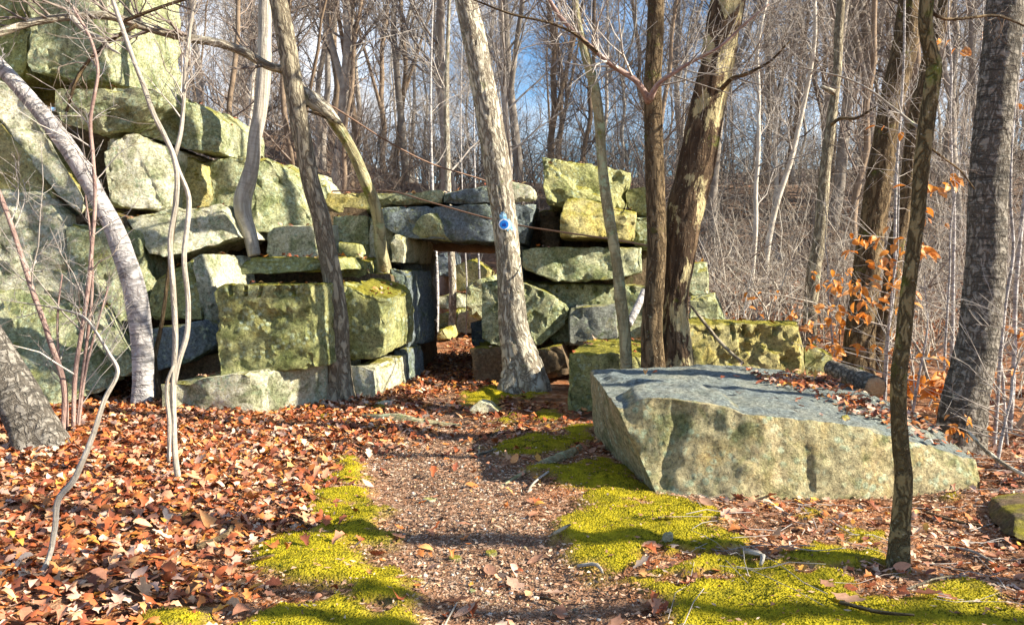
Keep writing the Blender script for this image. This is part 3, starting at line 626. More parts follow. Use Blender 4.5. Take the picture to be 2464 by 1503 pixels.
def crown_mesh(stem, rad, rng, n1=14, n2=9, n3=5, L1=2.6, L2=1.1, L3=0.5, t0=0.3, rmin=0.006, npt=(6, 5, 4), up=0.35, spread=0.9):
    p0 = np.asarray(stem)[None]; r0 = np.asarray(rad)[None]
    a, ra = grow(p0, r0, n1, L1, spread, 0.36, rmin * 1.8, npt[0], rng, t0, up, 0.25)
    parts = [tubes(a, ra, 5)]
    if n2:
        b, rb = grow(a, ra, n2, L2, 0.8, 0.55, rmin * 1.2, npt[1], rng, 0.15, up * 0.6, 0.3)
        parts.append(tubes(b, rb, 3))
        if n3:
            c, rc = grow(b, rb, n3, L3, 0.8, 0.6, rmin, npt[2], rng, 0.1, 0.15, 0.35)
            parts.append(tubes(c, rc, 3))
    return merge(parts)

TREES = []
def near_tree(name, label, cl, d, mat, twig, top=None, crown=True, flare=0.4, sides=44, amp=0.05, freq=9.0, vert=0.35, seed=1, crown_k=None, cat='tree', step=0.03, group=None, base_dz=0.06):
    """cl: (px, py, width px) from the base upward; d: distance (one, or (base, top))"""
    n = len(cl); ds = [d] * n if not hasattr(d, '__len__') else list(np.linspace(d[0], d[1], n))
    pts = [P(x, y, dd) for (x, y, w), dd in zip(cl, ds)]; rad = [w * 0.5 * dd / F_PX for (x, y, w), dd in zip(cl, ds)]
    base = pts[0].copy()
    # carry the stem on above the picture
    if top:
        dirv = pts[-1] - pts[-2]; dirv = dirv / np.linalg.norm(dirv)
        q = pts[-1]
        for s_ in range(4):
            dirv = dirv + np.array([0.03, 0.0, 0.12]); dirv /= np.linalg.norm(dirv); q = q + dirv * top / 4
            pts.append(q); rad.append(rad[n - 1] * (1 - 0.2 * (s_ + 1)))
    pts[0] = pts[0] - np.array([0, 0, base_dz]) 
    root = tag(empty(name, base), label, cat, group)
    stem_mesh('trunk', pts, rad, mat, root, step, sides, amp, vert, freq, seed, flare, base, 0.10 if cat == 'sapling' else 0.04)
    if crown:
        rng = np.random.default_rng(seed + 100)
        q, r, t = resample(pts, rad, 0.3)
        kw = dict(n1=8, n2=4, n3=2, L1=2.0, L2=1.0, L3=0.5, t0=0.55, rmin=0.003); kw.update(crown_k or {})
        V, Fq = crown_mesh(q, r, rng, **kw)
        obj('crown', mesh_np('crown', V - base, [Fq]), twig, root)
    TREES.append(root)
    return root
def branch(root, cl, d, mat, twig=None, n2=8, n3=4, L2=0.5, L3=0.25, sides=10, seed=1, name='branch', rmin=0.003):
    n = len(cl); ds = [d] * n if not hasattr(d, '__len__') else list(np.linspace(d[0], d[1], n))
    pts = np.array([P(x, y, dd) for (x, y, w), dd in zip(cl, ds)]); rad = [w * 0.5 * dd / F_PX for (x, y, w), dd in zip(cl, ds)]
    o = stem_mesh(name, pts, rad, mat, root, 0.05, sides, 0.04, 0.3, 9, seed, 0, np.array(root.location))
    if twig:
        rng = np.random.default_rng(seed); q, r, t = resample(pts, rad, 0.12)
        b, rb = grow(q[None], r[None], n2, L2, 0.8, 0.5, rmin * 1.3, 5, rng, 0.1, 0.25, 0.3); parts = [tubes(b, rb, 3)]
        if n3:
            c, rc = grow(b, rb, n3, L3, 0.8, 0.6, rmin, 4, rng, 0.1, 0.15, 0.35); parts.append(tubes(c, rc, 3))
        V, Fq = merge(parts)
        tag(obj('twigs', mesh_np('twigs', V - np.array(root.location), [Fq]), twig, o), kind='stuff')
    return o

# left edge
near_tree('tree', 'thick silver-barked trunk leaning out of the picture at the lower left', [(112, 1085, 112), (75, 1015, 100), (40, 950, 98), (0, 880, 95), (-60, 780, 90), (-150, 620, 85)], (7.0, 7.2), BARK['cherry'], M_TWIG[0], 5, seed=2, flare=0.12, amp=0.03, vert=0.5)
near_tree('birch_tree', 'curved pale birch rising from the leaf bank across the left stone pile', [(345, 985, 52), (345, 920, 48), (344, 860, 50), (335, 765, 52), (322, 690, 50), (300, 620, 48), (272, 545, 45), (240, 485, 42), (205, 420, 42), (160, 350, 40), (110, 285, 38), (55, 220, 36), (5, 165, 34), (-70, 90, 32)], (9.3, 9.2), BARK['birch'], M_TWIG[2], 4, seed=3, amp=0.02, flare=0.15)
near_tree('dead_stem', 'short dark dead stem beside the foot of the curved birch', [(380, 990, 34), (376, 940, 30), (370, 900, 22), (372, 860, 12), (385, 800, 10), (400, 700, 9), (412, 590, 8), (425, 500, 7)], (9.4, 9.6), BARK['dark'], M_TWIG[1], None, False, seed=4, sides=14)
t = near_tree('sapling', 'slender twin-stemmed sapling in front of the low slab on the leaf bank', [(432, 1156, 14), (422, 1102, 14), (418, 1022, 14), (417, 942, 14), (421, 870, 14), (422, 809, 13), (416, 686, 13), (410, 575, 12), (424, 481, 12), (426, 430, 12), (418, 377, 12), (395, 325, 12), (370, 275, 11), (345, 205, 11), (320, 140, 10), (292, 60, 10), (268, -10, 9), (240, -90, 8)], 6.05, BARK['smooth'], M_TWIG[2], 1.5, seed=5, sides=16, amp=0.03, flare=0.1, crown_k=dict(n1=12, n2=5, n3=3, L1=0.8, L2=0.4, L3=0.2, t0=0.55, rmin=0.0026, spread=0.7), cat='sapling')
branch(t, [(406, 1112, 9), (408, 1022, 10), (407, 902, 8), (418, 880, 6)], 6.0, BARK['smooth'], seed=6, name='side_stem')
branch(t, [(419, 925, 12), (430, 870, 13), (449, 809, 13), (453, 735, 12), (443, 616, 12), (453, 520, 12), (455, 480, 12), (428, 405, 11), (420, 380, 11)], (6.05, 6.1), BARK['smooth'], seed=7, name='side_stem')
branch(t, [(420, 378, 11), (435, 320, 10), (441, 262, 9), (444, 190, 9), (452, 110, 8), (462, 40, 8), (475, -30, 7)], (6.1, 6.2), BARK['smooth'], M_TWIG[2], 14, 5, 0.5, 0.25, seed=8, name='side_stem', rmin=0.0024)
t = near_tree('sapling', 'thin grey sapling bowed over the leaves at the lower left', [(66, 1425, 13), (95, 1390, 13), (118, 1340, 14), (132, 1270, 14), (146, 1190, 14), (170, 1165, 14), (200, 1105, 13), (226, 1040, 12), (252, 960, 11), (283, 890, 10), (262, 850, 8), (235, 805, 7), (205, 765, 6), (150, 745, 5), (66, 730, 3)], (4.0, 4.6), BARK['smooth'], M_TWIG[0], None, True, seed=9, sides=14, amp=0.03, flare=0, crown_k=dict(n1=10, n2=3, n3=2, L1=0.35, L2=0.2, L3=0.1, t0=0.6, rmin=0.0018), cat='sapling')
root = near_tree('sapling', 'clump of thin reddish stems on the leaf bank at the left', [(152, 1040, 12), (152, 915, 13), (123, 829, 13), (106, 776, 12), (82, 710, 12), (61, 645, 12), (45, 596, 11), (29, 547, 11), (8, 489, 11), (-30, 400, 10)], 7.85, BARK['purple'], M_TWIG[2], 1.5, True, seed=10, sides=14, flare=0, crown_k=dict(n1=16, n2=5, n3=3, L1=0.8, L2=0.35, L3=0.2, t0=0.3, rmin=0.003), cat='sapling')
branch(root, [(176, 1040, 10), (182, 891, 11), (200, 776, 10), (213, 686, 10), (222, 583, 9), (229, 481, 9), (223, 369, 9), (218, 287, 8), (228, 225, 8), (236, 176, 7), (221, 102, 7), (176, 20, 6)], 7.85, BARK['purple'], M_TWIG[2], 22, 5, 0.8, 0.3, seed=11, name='side_stem')
branch(root, [(162, 1040, 8), (160, 960, 7), (142, 860, 6), (140, 740, 5), (150, 660, 4)], 7.9, BARK['purple'], M_TWIG[2], 6, 3, 0.4, 0.2, seed=12, name='side_stem')
branch(root, [(184, 1040, 8), (196, 930, 8), (212, 800, 7), (222, 700, 6), (217, 560, 5), (205, 470, 4)], 7.9, BARK['purple'], M_TWIG[2], 8, 3, 0.4, 0.2, seed=13, name='side_stem')
branch(root, [(188, 1035, 7), (205, 900, 6), (260, 690, 4)], 7.9, BARK['purple'], M_TWIG[2], 6, 3, 0.4, 0.2, seed=14, name='side_stem')
# trees on the wall
near_tree('tree', 'smooth silver-grey tree rooted on the stones left of the wall top', [(612, 605, 30), (600, 560, 34), (585, 515, 40), (584, 482, 42), (596, 440, 38), (608, 390, 32), (614, 330, 31), (624, 280, 32), (632, 215, 33), (636, 150, 33), (637, 80, 31), (638, 0, 29), (640, -60, 28)], (11.2, 11.6), BARK['smooth'], M_TWIG[0], 5, seed=15, amp=0.02, flare=0)
near_tree('tree', 'tall grey-brown trunk growing before the stones left of the path', [(822, 965, 62), (818, 930, 54), (815, 870, 51), (813, 768, 50), (805, 700, 48), (796, 645, 46), (782, 574, 45), (772, 522, 44), (751, 451, 43), (727, 328, 43), (706, 205, 43), (686, 82, 43), (669, 0, 42), (650, -80, 40)], 9.75, BARK['grey'], M_TWIG[1], 5, seed=16, flare=0.45)
root = near_tree('broken_tree', 'broken leaning tree on the ledge, its snapped top hung in the grey trunk', [(928, 672, 34), (924, 640, 31), (917, 604, 29), (911, 533, 28), (899, 484, 28), (882, 443, 28), (858, 385, 27), (837, 344, 27), (817, 311, 27), (797, 285, 26)], (11.4, 10.3), BARK['olive'], M_TWIG[1], None, False, seed=17, sides=28, flare=0.1)
branch(root, [(822, 296, 4), (808, 288, 20), (785, 268, 36), (758, 247, 40), (735, 226, 34), (722, 208, 12), (716, 196, 3)], (10.2, 9.9), BARK['light'], seed=18, sides=24, name='snapped_end')
for q_ in ([(790, 285, 10), (760, 272, 9), (735, 268, 3)], [(785, 262, 8), (745, 238, 8), (726, 240, 2)], [(770, 262, 9), (742, 256, 6), (722, 258, 2)], [(800, 288, 8), (815, 297, 6), (826, 305, 2)]):
    branch(root, q_, (10.1, 9.9), BARK['peel'], seed=len(q_) + q_[0][0], name='splinter', sides=7)
branch(root, [(745, 235, 17), (690, 172, 20), (649, 160, 20), (616, 143, 21), (590, 127, 21), (533, 106, 20), (443, 90, 20), (393, 78, 20), (336, 61, 20), (262, 39, 19), (172, 41, 18), (82, 53, 18), (0, 79, 18), (-90, 110, 18)], (10.15, 8.6), BARK['light'], M_TWIG[1], 26, 4, 0.8, 0.4, seed=19, sides=22, name='fallen_stem', rmin=0.004)
branch(root, [(172, 41, 12), (205, 75, 12), (245, 95, 12), (268, 118, 8), (290, 130, 3)], (8.7, 8.5), BARK['smooth'], seed=20, name='broken_branch')
branch(root, [(300, 50, 9), (380, 20, 8), (470, -10, 7)], 8.6, BARK['dark'], M_TWIG[1], 8, 4, 0.6, 0.3, seed=21)
branch(root, [(330, 60, 10), (250, 110, 9), (190, 180, 8), (160, 270, 7)], 8.6, BARK['dark'], M_TWIG[1], 12, 4, 0.6, 0.3, seed=22)
# marked tree
MT = near_tree('tree', 'light ridged-bark tree bearing the round blue trail marker', [(1262, 945, 92), (1258, 891, 78), (1239, 809, 66), (1228, 686, 60), (1219, 574, 58), (1207, 481, 59), (1196, 400, 61), (1185, 328, 62), (1162, 205, 57), (1139, 82, 56), (1120, 0, 50), (1102, -80, 48)], 10.6, BARK['light'], M_TWIG[1], 6, seed=23, flare=0.5, amp=0.09, freq=8, step=0.025, sides=56)
t = near_tree('tree', 'slim olive wavy tree between the marked tree and the two close trunks', [(1510, 1000, 32), (1507, 878, 29), (1502, 788, 28), (1494, 727, 29), (1486, 645, 25), (1478, 594, 25), (1466, 525, 26), (1455, 451, 25), (1447, 369, 23), (1441, 279, 24), (1429, 205, 24), (1412, 143, 22), (1392, 61, 18), (1384, 0, 15), (1376, -80, 14)], 8.65, BARK['olive'], M_TWIG[2], 3, seed=24, sides=30, amp=0.03, flare=0.1)
T12 = near_tree('tree', 'straight brown trunk with a forked limb, left of two close trunks', [(1574, 1000, 72), (1572, 883, 56), (1568, 788, 49), (1576, 686, 45), (1580, 604, 45), (1578, 492, 46), (1574, 369, 44), (1572, 287, 43), (1570, 205, 42), (1576, 102, 40), (1578, 0, 38), (1580, -80, 36)], 8.55, BARK['dark'], M_TWIG[1], 5, seed=25, amp=0.04, flare=0.2)
branch(T12, [(1562, 245, 22), (1550, 222, 15), (1535, 200, 14), (1478, 160, 13), (1437, 127, 12), (1396, 90, 11), (1355, 49, 10), (1322, 0, 9), (1290, -60, 8)], (8.5, 8.0), BARK['purple'], M_TWIG[2], 20, 6, 0.8, 0.35, seed=26)
branch(T12, [(1562, 240, 18), (1584, 202, 11), (1621, 176, 9), (1675, 143, 8), (1724, 118, 7), (1790, 60, 6), (1850, 10, 5)], (8.45, 7.9), BARK['purple'], M_TWIG[2], 18, 6, 0.7, 0.35, seed=27)
branch(T12, [(1437, 127, 9), (1380, 80, 7), (1330, 58, 6), (1232, 35, 5), (1140, 0, 4)], (8.1, 7.9), BARK['dark'], M_TWIG[1], 10, 4, 0.6, 0.3, seed=28)
t = near_tree('tree', 'thick dark leaning tree with peeling cream bark, right of two close trunks', [(1622, 1000, 100), (1625, 885, 80), (1625, 800, 68), (1624, 740, 64), (1626, 686, 64), (1637, 604, 72), (1642, 550, 78), (1652, 492, 86), (1672, 410, 90), (1688, 328, 86), (1705, 246, 79), (1720, 180, 77), (1734, 102, 78), (1752, 0, 78), (1768, -80, 76)], 8.75, BARK['peel'], M_TWIG[1], 5, seed=29, amp=0.10, freq=6, vert=0.25, sides=56, step=0.025)
branch(t, [(1736, 215, 12), (1760, 190, 10), (1790, 180, 8), (1850, 150, 6), (1900, 100, 4)], (8.6, 8.0), BARK['dark'], M_TWIG[1], 10, 4, 0.5, 0.3, seed=30)
# right side
t = near_tree('tree', 'slender tree with a stub knot left of the big leaning right-hand trunk', [(1944, 830, 34), (1952, 727, 33), (1959, 645, 33), (1969, 594, 31), (1979, 492, 27), (1985, 410, 25), (1996, 328, 25), (2006, 246, 21), (2014, 184, 19), (2018, 82, 21), (2024, 0, 18), (2028, -80, 17)], 13.3, BARK['grey'], M_TWIG[0], 5, seed=31, sides=26, amp=0.04, flare=0.1, base_dz=0.25)
branch(t, [(2008, 222, 14), (1992, 216, 12), (1975, 208, 8)], 13.2, BARK['light'], seed=32, name='stub')
branch(t, [(2000, 300, 9), (2020, 286, 8), (2060, 285, 7), (2095, 265, 5), (2110, 255, 3)], (13.2, 12.8), BARK['dark'], M_TWIG[1], 8, 3, 0.5, 0.3, seed=33)
t = near_tree('tree', 'big leaning furrowed trunk behind the cut log on the right', [(2064, 915, 76), (2066, 850, 66), (2073, 768, 65), (2082, 686, 64), (2091, 604, 62), (2098, 560, 60), (2113, 451, 60), (2129, 348, 55), (2146, 246, 55), (2175, 123, 57), (2190, 0, 50), (2203, -80, 48)], 10.2, BARK['dark'], M_TWIG[1], 6, seed=34, amp=0.07, freq=8, flare=0.1, base_dz=0.2)
near_tree('tree', 'dark trunk half hidden behind the slim foreground tree on the right', [(2105, 930, 40), (2114, 850, 40), (2145, 686, 40), (2153, 604, 38), (2178, 492, 35), (2192, 369, 34), (2210, 246, 32), (2240, 130, 31), (2262, 61, 30), (2275, 0, 29), (2290, -80, 28)], 11.3, BARK['dark'], M_TWIG[1], 5, seed=35, sides=28, base_dz=0.3)
t = near_tree('tree', 'slim crooked tree standing in moss in the right foreground', [(2160, 1372, 52), (2164, 1302, 47), (2170, 1222, 43), (2174, 1142, 42), (2170, 1100, 40), (2166, 1055, 39), (2162, 973, 37), (2164, 891, 37), (2174, 809, 35), (2182, 727, 34), (2192, 645, 34), (2203, 563, 33), (2207, 533, 33), (2213, 451, 34), (2221, 369, 36), (2231, 287, 36), (2243, 205, 36), (2247, 156, 34), (2239, 123, 33), (2227, 61, 31), (2230, 0, 30), (2232, -80, 30)], 4.25, BARK['darkolive'], M_TWIG[1], 4, seed=36, amp=0.06, freq=20, step=0.015, sides=40, flare=0.35, crown_k=dict(n1=8, n2=5, n3=3, L1=1.5, t0=0.75))
branch(t, [(2225, 320, 9), (2200, 300, 7), (2150, 260, 6), (2090, 215, 5), (2040, 190, 4), (1960, 170, 3), (1850, 140, 2)], (4.25, 4.6), BARK['smooth'], M_TWIG[0], 8, 3, 0.3, 0.15, seed=37, rmin=0.0016)
branch(t, [(2240, 30, 9), (2270, 45, 8), (2340, 42, 7), (2400, 38, 6), (2470, 65, 4)], (4.25, 4.4), BARK['dark'], M_TWIG[1], 6, 3, 0.3, 0.15, seed=38, rmin=0.0016)
branch(t, [(2226, 345, 6), (2270, 380, 5), (2310, 410, 4), (2345, 455, 3)], (4.25, 4.5), BARK['dark'], M_TWIG[1], 5, 2, 0.2, 0.1, seed=39, rmin=0.0016)
near_tree('tree', 'thick right-hand trunk with silver sunlit edge behind the boulder', [(2296, 1105, 110), (2311, 1055, 98), (2320, 973, 96), (2338, 891, 94), (2355, 809, 90), (2368, 686, 87), (2374, 594, 86), (2376, 492, 85), (2383, 369, 82), (2395, 246, 80), (2409, 123, 80), (2420, 0, 78), (2428, -80, 76)], 6.85, BARK['cherry'], M_TWIG[1], 6, seed=40, amp=0.06, vert=0.5, freq=10, flare=0.1, sides=52, step=0.02)

# --------------------------------------------------------- forest behind
def ground_at(x, y): return gz(x, y) if y < 20 else float(ground_z(np.array([x]), np.array([y]), False)[0])
def far_proto(seed, h, r, lean, fork=False, mat=0, dense=1.0, t0=0.2, rmin=0.0058, n2=10, n3=5):
    rng = np.random.default_rng(seed)
    n = 14; u = np.linspace(0, 1, n)
    wob = np.cumsum(rng.normal(size=(n, 2)) * 0.10, 0); wob -= wob[0]
    st = np.stack([lean * u * h * 0.12 + wob[:, 0], wob[:, 1], u * h - 0.3], -1); rd = 0.82 * r * (1 - 0.78 * u) + 0.01; rd[0] *= 1.3
    st2, rd2, _ = resample(st, rd, 0.35)
    trunks = [tubes(st2[None], rd2[None], 8)]
    if fork:
        k = int(len(st2) * rng.uniform(0.2, 0.45)); dirv = np.array([rng.choice([-1, 1]) * 0.3, 0.1, 0.95])
        m = 12; v = np.linspace(0, 1, m); f = st2[k] + dirv * (v * (h * 0.6))[:, None] + np.cumsum(rng.normal(size=(m, 3)) * 0.07, 0) * v[:, None]
        fr = rd2[k] * 0.75 * (1 - 0.8 * v); trunks.append(tubes(f[None], fr[None], 7))
    V, Fq = merge(trunks); tm = mesh_np('trunk', V, [Fq])
    parts = []
    V, Fq = crown_mesh(st2, rd2, rng, n1=int(26 * dense), n2=n2, n3=n3, L1=h * 0.19, L2=1.25, L3=0.65, t0=t0, rmin=rmin, npt=(7, 5, 4), up=0.45, spread=0.95); parts.append((V, Fq))
    if fork: V, Fq = crown_mesh(f, fr, rng, n1=10, n2=7, n3=4, L1=h * 0.14, L2=1.0, L3=0.5, t0=0.2, rmin=0.0065, npt=(6, 5, 4), up=0.45); parts.append((V, Fq))
    V, Fq = merge(parts); cm = mesh_np('crown', V, [Fq])
    tm.materials.append(M_FAR[mat]); cm.materials.append(M_TWIG[mat])
    return tm, cm
PROTO = [far_proto(200 + k, h, r, ln, fk, m, dn, t0) for k, (h, r, ln, fk, m, dn, t0) in enumerate([
    (15, 0.15, 0.4, False, 0, 1.0, 0.25), (17, 0.19, -0.5, True, 0, 1.1, 0.3), (13, 0.11, 0.8, False, 1, 1.0, 0.2), (16, 0.17, 0.2, True, 1, 1.0, 0.25),
    (12, 0.085, -0.9, False, 2, 0.9, 0.2), (18, 0.21, 0.3, True, 0, 1.1, 0.3), (10, 0.065, 0.6, False, 2, 0.8, 0.15), (14, 0.12, -0.3, True, 1, 1.0, 0.2)])]
PROTO += [far_proto(231, 13, 0.15, 0.2, False, 1, 0.6, 0.45, 0.0028, 6, 3), far_proto(232, 12, 0.11, -0.4, False, 0, 0.6, 0.45, 0.0028, 6, 3)]
def far_tree(x, y, k, sc, rz, label, group, name='bare_tree'):
    root = tag(empty(name, (x, y, ground_at(x, y))), label, 'tree', group)
    root.rotation_euler.z = rz; root.scale = (sc, sc, sc)
    tm, cm = PROTO[k]
    obj('trunk', tm, None, root); obj('crown', cm, None, root)
    return root
def place_px(px, d, k, sc=1.0, rz=None, label=None, group=None, name='bare_tree'):
    x = (px - CX) / F_PX * d
    return far_tree(x, d, k, sc, random.uniform(0, 6.28) if rz is None else rz, label, group, name)
# trees one can single out behind the wall
for px, d, k, sc, lab in [
    (1062, 22, 1, 1.0, 'forked light-trunked tree right above the middle of the capstones'),
    (1100, 24, 4, 0.9, 'thin companion stem just right of the forked tree above the capstones'),
    (845, 26, 3, 0.9, 'dark-trunked tree behind the broken leaning tree'),
    (760, 25, 0, 0.8, 'pale trunk rising behind the tall grey-brown trunk'),
    (955, 30, 7, 1.0, 'dark tree above the left end of the capstones'),
    (1265, 25, 5, 0.85, 'broad lichened tree right behind the marked tree'),
    (1330, 27, 3, 0.9, 'pair-forked tree above the big tilted slab'),
    (1850, 19, 4, 1.0, 'pale thin leaning stem in the brush left of the slender knotted tree'),
    (1790, 18, 6, 1.0, 'wavy white sapling in the brush right of the peeling tree'),
    (1880, 22, 6, 1.1, 'upright white stem beside the pale leaning stem in the brush'),
    (2060, 20, 2, 1.0, 'lichened trunk between the slender knotted tree and the big furrowed trunk'),
    (530, 17, 2, 0.8, 'leaning brown tree behind the shelf stone of the left pile'),
    (700, 20, 7, 0.85, 'reddish short-limbed tree behind the peaked boulder')]:
    place_px(px, d, k, sc, None, lab)
random.seed(21)
cnt = 0
spots = []
tries = 0
while cnt < 190 and tries < 6000:
    tries += 1
    d = 20 + 55 * random.random() ** 1.25
    px = random.uniform(-500, 2960)
    x = (px - CX) / F_PX * d
    if d < 26 and 950 < px < 1230: continue
    if d < 24 and px < 560: continue
    if any((x - a) ** 2 + (d - b) ** 2 < 1.3 for a, b in spots): continue
    spots.append((x, d)); cnt += 1
    kk = random.choice([0, 1, 2, 3, 4, 4, 5, 6, 6, 7, 2])
    if px < 1560: lab, gr = 'bare tree on the wooded rise behind the stone wall', 'bare trees behind the wall'
    else: lab, gr = 'bare tree on the brushy slope at the right', 'bare trees on the right slope'
    far_tree(x, d, kk, random.uniform(0.75, 1.1), random.uniform(0, 6.28), lab, gr)
# unseen neighbours to the right that the sunlight passes through
for x, y, k, sc in [(6.6, 3.2, 8, 1.0), (8.6, 5.2, 9, 1.0), (12, 1.0, 8, 1.0), (10.5, 7.4, 9, 1.1), (5.2, 2.0, 9, 1.0)]:
    far_tree(x, y, k, sc, random.uniform(0, 6), 'bare tree beyond the right edge of the picture', 'trees beyond the right edge')
# saplings through the passage
for px, w, d, lab in [(1050, 9, 17.0, 'white straight sapling just inside the far end of the passage'), (1087, 19, 17.8, 'grey trunk standing in the light beyond the passage'), (1121, 4, 18.0, 'thin stem right of the grey trunk beyond the passage'), (1152, 5, 19, 'thin dark stem farther right beyond the passage')]:
    zb = ground_at((px - CX) / F_PX * d, d); r = w * 0.5 * d / F_PX; xb = (px - CX) / F_PX * d
    pts = [np.array([xb, d, zb - 0.1]), np.array([xb + 0.02, d, zb + 1.2]), np.array([xb - 0.05, d, zb + 2.6]), np.array([xb - 0.1, d, zb + 5]), np.array([xb, d, zb + 8])]
    root = tag(empty('sapling', (xb, d, zb)), lab, 'sapling')
    stem_mesh('trunk', pts, [r, r * 0.95, r * 0.9, r * 0.7, r * 0.3], BARK['light' if w > 10 else 'birch'], root, 0.15, 12, 0.03, 0.2, 9, int(px), 0, (xb, d, zb))
    q, rr, _ = resample(pts, [r, r, r, r * 0.7, r * 0.3], 0.3); V, Fq = crown_mesh(q, rr, np.random.default_rng(int(px)), 10, 5, 3, 1.0, 0.5, 0.3, 0.4, 0.004)
    obj('crown', mesh_np('crown', V - np.array([xb, d, zb]), [Fq]), M_TWIG[2], root)

# brush: multi-stemmed thicket, nobody could count the stems
def thicket(name, label, boxes, mat, seed, rmin):
    rng = np.random.default_rng(seed); parts = []
    for (x0, x1, y0, y1, n, h) in boxes:
        x = rng.uniform(x0, x1, n); y = rng.uniform(y0, y1, n); z = ground_z(x, y, False)
        hh = h * rng.uniform(0.35, 1.2, n); u = np.linspace(0, 1, 7)
        dr = rng.normal(size=(n, 2)) * 0.55
        w = np.cumsum(rng.normal(size=(n, 7)) * 0.05, 1) * hh[:, None] * 0.5
        pt = np.stack([x[:, None] + dr[:, :1] * u ** 1.4 * hh[:, None] + w, y[:, None] + dr[:, 1:] * u ** 1.4 * hh[:, None], z[:, None] - 0.05 + (u - 0.35 * u ** 2 * np.minimum(1.5, np.abs(dr[:, :1]) + np.abs(dr[:, 1:]))) * hh[:, None]], -1)
        rd = (rmin * 1.8 * rng.uniform(0.6, 2.2, n) ** 1.3)[:, None] * (1 - 0.7 * u)
        parts.append(tubes(pt, rd, 4))
        b, rb = grow(pt, rd, 5, h * 0.38, 1.0, 0.55, rmin * 0.8, 5, rng, 0.15, 0.15, 0.35); parts.append(tubes(b, rb, 3))
        c, rc = grow(b, rb, 2, h * 0.18, 0.8, 0.6, rmin * 0.6, 4, rng, 0.1, 0.05, 0.35); parts.append(tubes(c, rc, 3))
    V, Fq = merge(parts)
    tag(obj(name, mesh_np(name, V, [Fq]), mat), label, 'brush', None, 'stuff')
thicket('thicket', 'pale bare brush filling the slope at the right', [(3.4, 10, 11.5, 16, 120, 1.9), (3.2, 15, 16, 23, 260, 2.6), (3.5, 24, 23, 34, 300, 3.4), (4.4, 6.5, 7.5, 11.5, 40, 1.5)], M_BRUSH, 51, 0.0055)
thicket('thicket', 'brown tangled brush on the slope behind the wall', [(3.2, 16, 12, 26, 330, 2.2), (-9, 4, 24, 36, 420, 3.4), (4, 22, 24, 36, 250, 3.0)], M_BRUSHD, 52, 0.006)
thicket('thicket', 'grey brush along the rise above the wall', [(-10, 4, 22, 32, 260, 3.0), (3.2, 18, 13, 28, 260, 2.6), (4, 36, 30, 55, 620, 5.0), (-14, 4, 32, 50, 240, 4.5)], M_TWIG[0], 53, 0.006)

# ------------------------------------------------------------------ leaves
def leaf_shape(wid, lob, nst=6):
    """flat leaf along +Y, unit length: base, stations (left, mid, right), tip"""
    V = [(0, 0, 0)]
    for k in range(nst):
        y = (k + 0.6) / (nst + 0.3); w = wid * math.sin(math.pi * min(0.97, y * 0.92 + 0.06)) * (1.0 if (k % 2 == 1 or lob == 0) else 1 - lob)
        V += [(-w, y + (0.06 if lob else 0), 0), (0, y, 0), (w, y + (0.06 if lob else 0), 0)]
    V.append((0, 1.0, 0)); V = np.array(V); T = []
    T += [(0, 2, 1), (0, 3, 2)]
    for k in range(nst - 1):
        a, b = 1 + 3 * k, 4 + 3 * k
        T += [(a, a + 1, b + 1), (a, b + 1, b), (a + 1, a + 2, b + 2), (a + 1, b + 2, b + 1)]
    e = 1 + 3 * (nst - 1); tip = 1 + 3 * nst
    T += [(e, e + 1, tip), (e + 1, e + 2, tip)]
    return V, np.array(T)
SHAPES = [leaf_shape(0.30, 0.45), leaf_shape(0.34, 0.55), leaf_shape(0.26, 0.0, 4), leaf_shape(0.32, 0.5)]
def scatter_leaves(name, label, x, y, size, colors, rng, lift=0.022, tilt=0.28, shapes=SHAPES, mat=M_LEAFL, zfun=None):
    n = len(x); z = (ground_z(x, y) if zfun is None else zfun(x, y)) + lift * rng.random(n) + 0.004
    which = rng.integers(0, len(shapes), n); Vs, Ts, Cs, o = [], [], [], 0
    for k, (S, T) in enumerate(shapes):
        m = np.where(which == k)[0]
        if not len(m): continue
        nn = len(m); v = np.repeat(S[None], nn, 0).copy(); v[:, :, 1] -= 0.5
        cur = rng.normal(size=nn) * 0.75; fold = rng.uniform(-0.3, 0.8, nn); tw = rng.normal(size=nn) * 0.5
        v[:, :, 2] = cur[:, None] * v[:, :, 1] ** 2 + fold[:, None] * np.abs(v[:, :, 0]) + tw[:, None] * v[:, :, 0] * v[:, :, 1]
        v *= size[m][:, None, None]
        a = rng.uniform(0, 6.283, nn); ca, sa = np.cos(a), np.sin(a)
        v = np.stack([v[:, :, 0] * ca[:, None] - v[:, :, 1] * sa[:, None], v[:, :, 0] * sa[:, None] + v[:, :, 1] * ca[:, None], v[:, :, 2]], -1)
        tx, ty = rng.normal(size=(2, nn)) * tilt; v[:, :, 2] += tx[:, None] * v[:, :, 0] + ty[:, None] * v[:, :, 1]
        v[:, :, 2] -= np.minimum(v[:, :, 2].min(1) + 0.008, 0)[:, None]
        v += np.stack([x[m], y[m], z[m]], -1)[:, None, :]
        c = np.concatenate([colors[m], np.ones((nn, 1))], 1)
        Vs.append(v.reshape(-1, 3)); Ts.append((T[None] + (np.arange(nn) * len(S))[:, None, None] + o).reshape(-1, 3)); Cs.append(np.repeat(c, len(S), 0)); o += nn * len(S)
    me = mesh_np(name, np.concatenate(Vs), [np.concatenate(Ts)], False)
    attr(me, 'col', np.concatenate(Cs), 'FLOAT_COLOR')
    return tag(obj(name, me, mat), label, 'leaf litter', None, 'stuff')
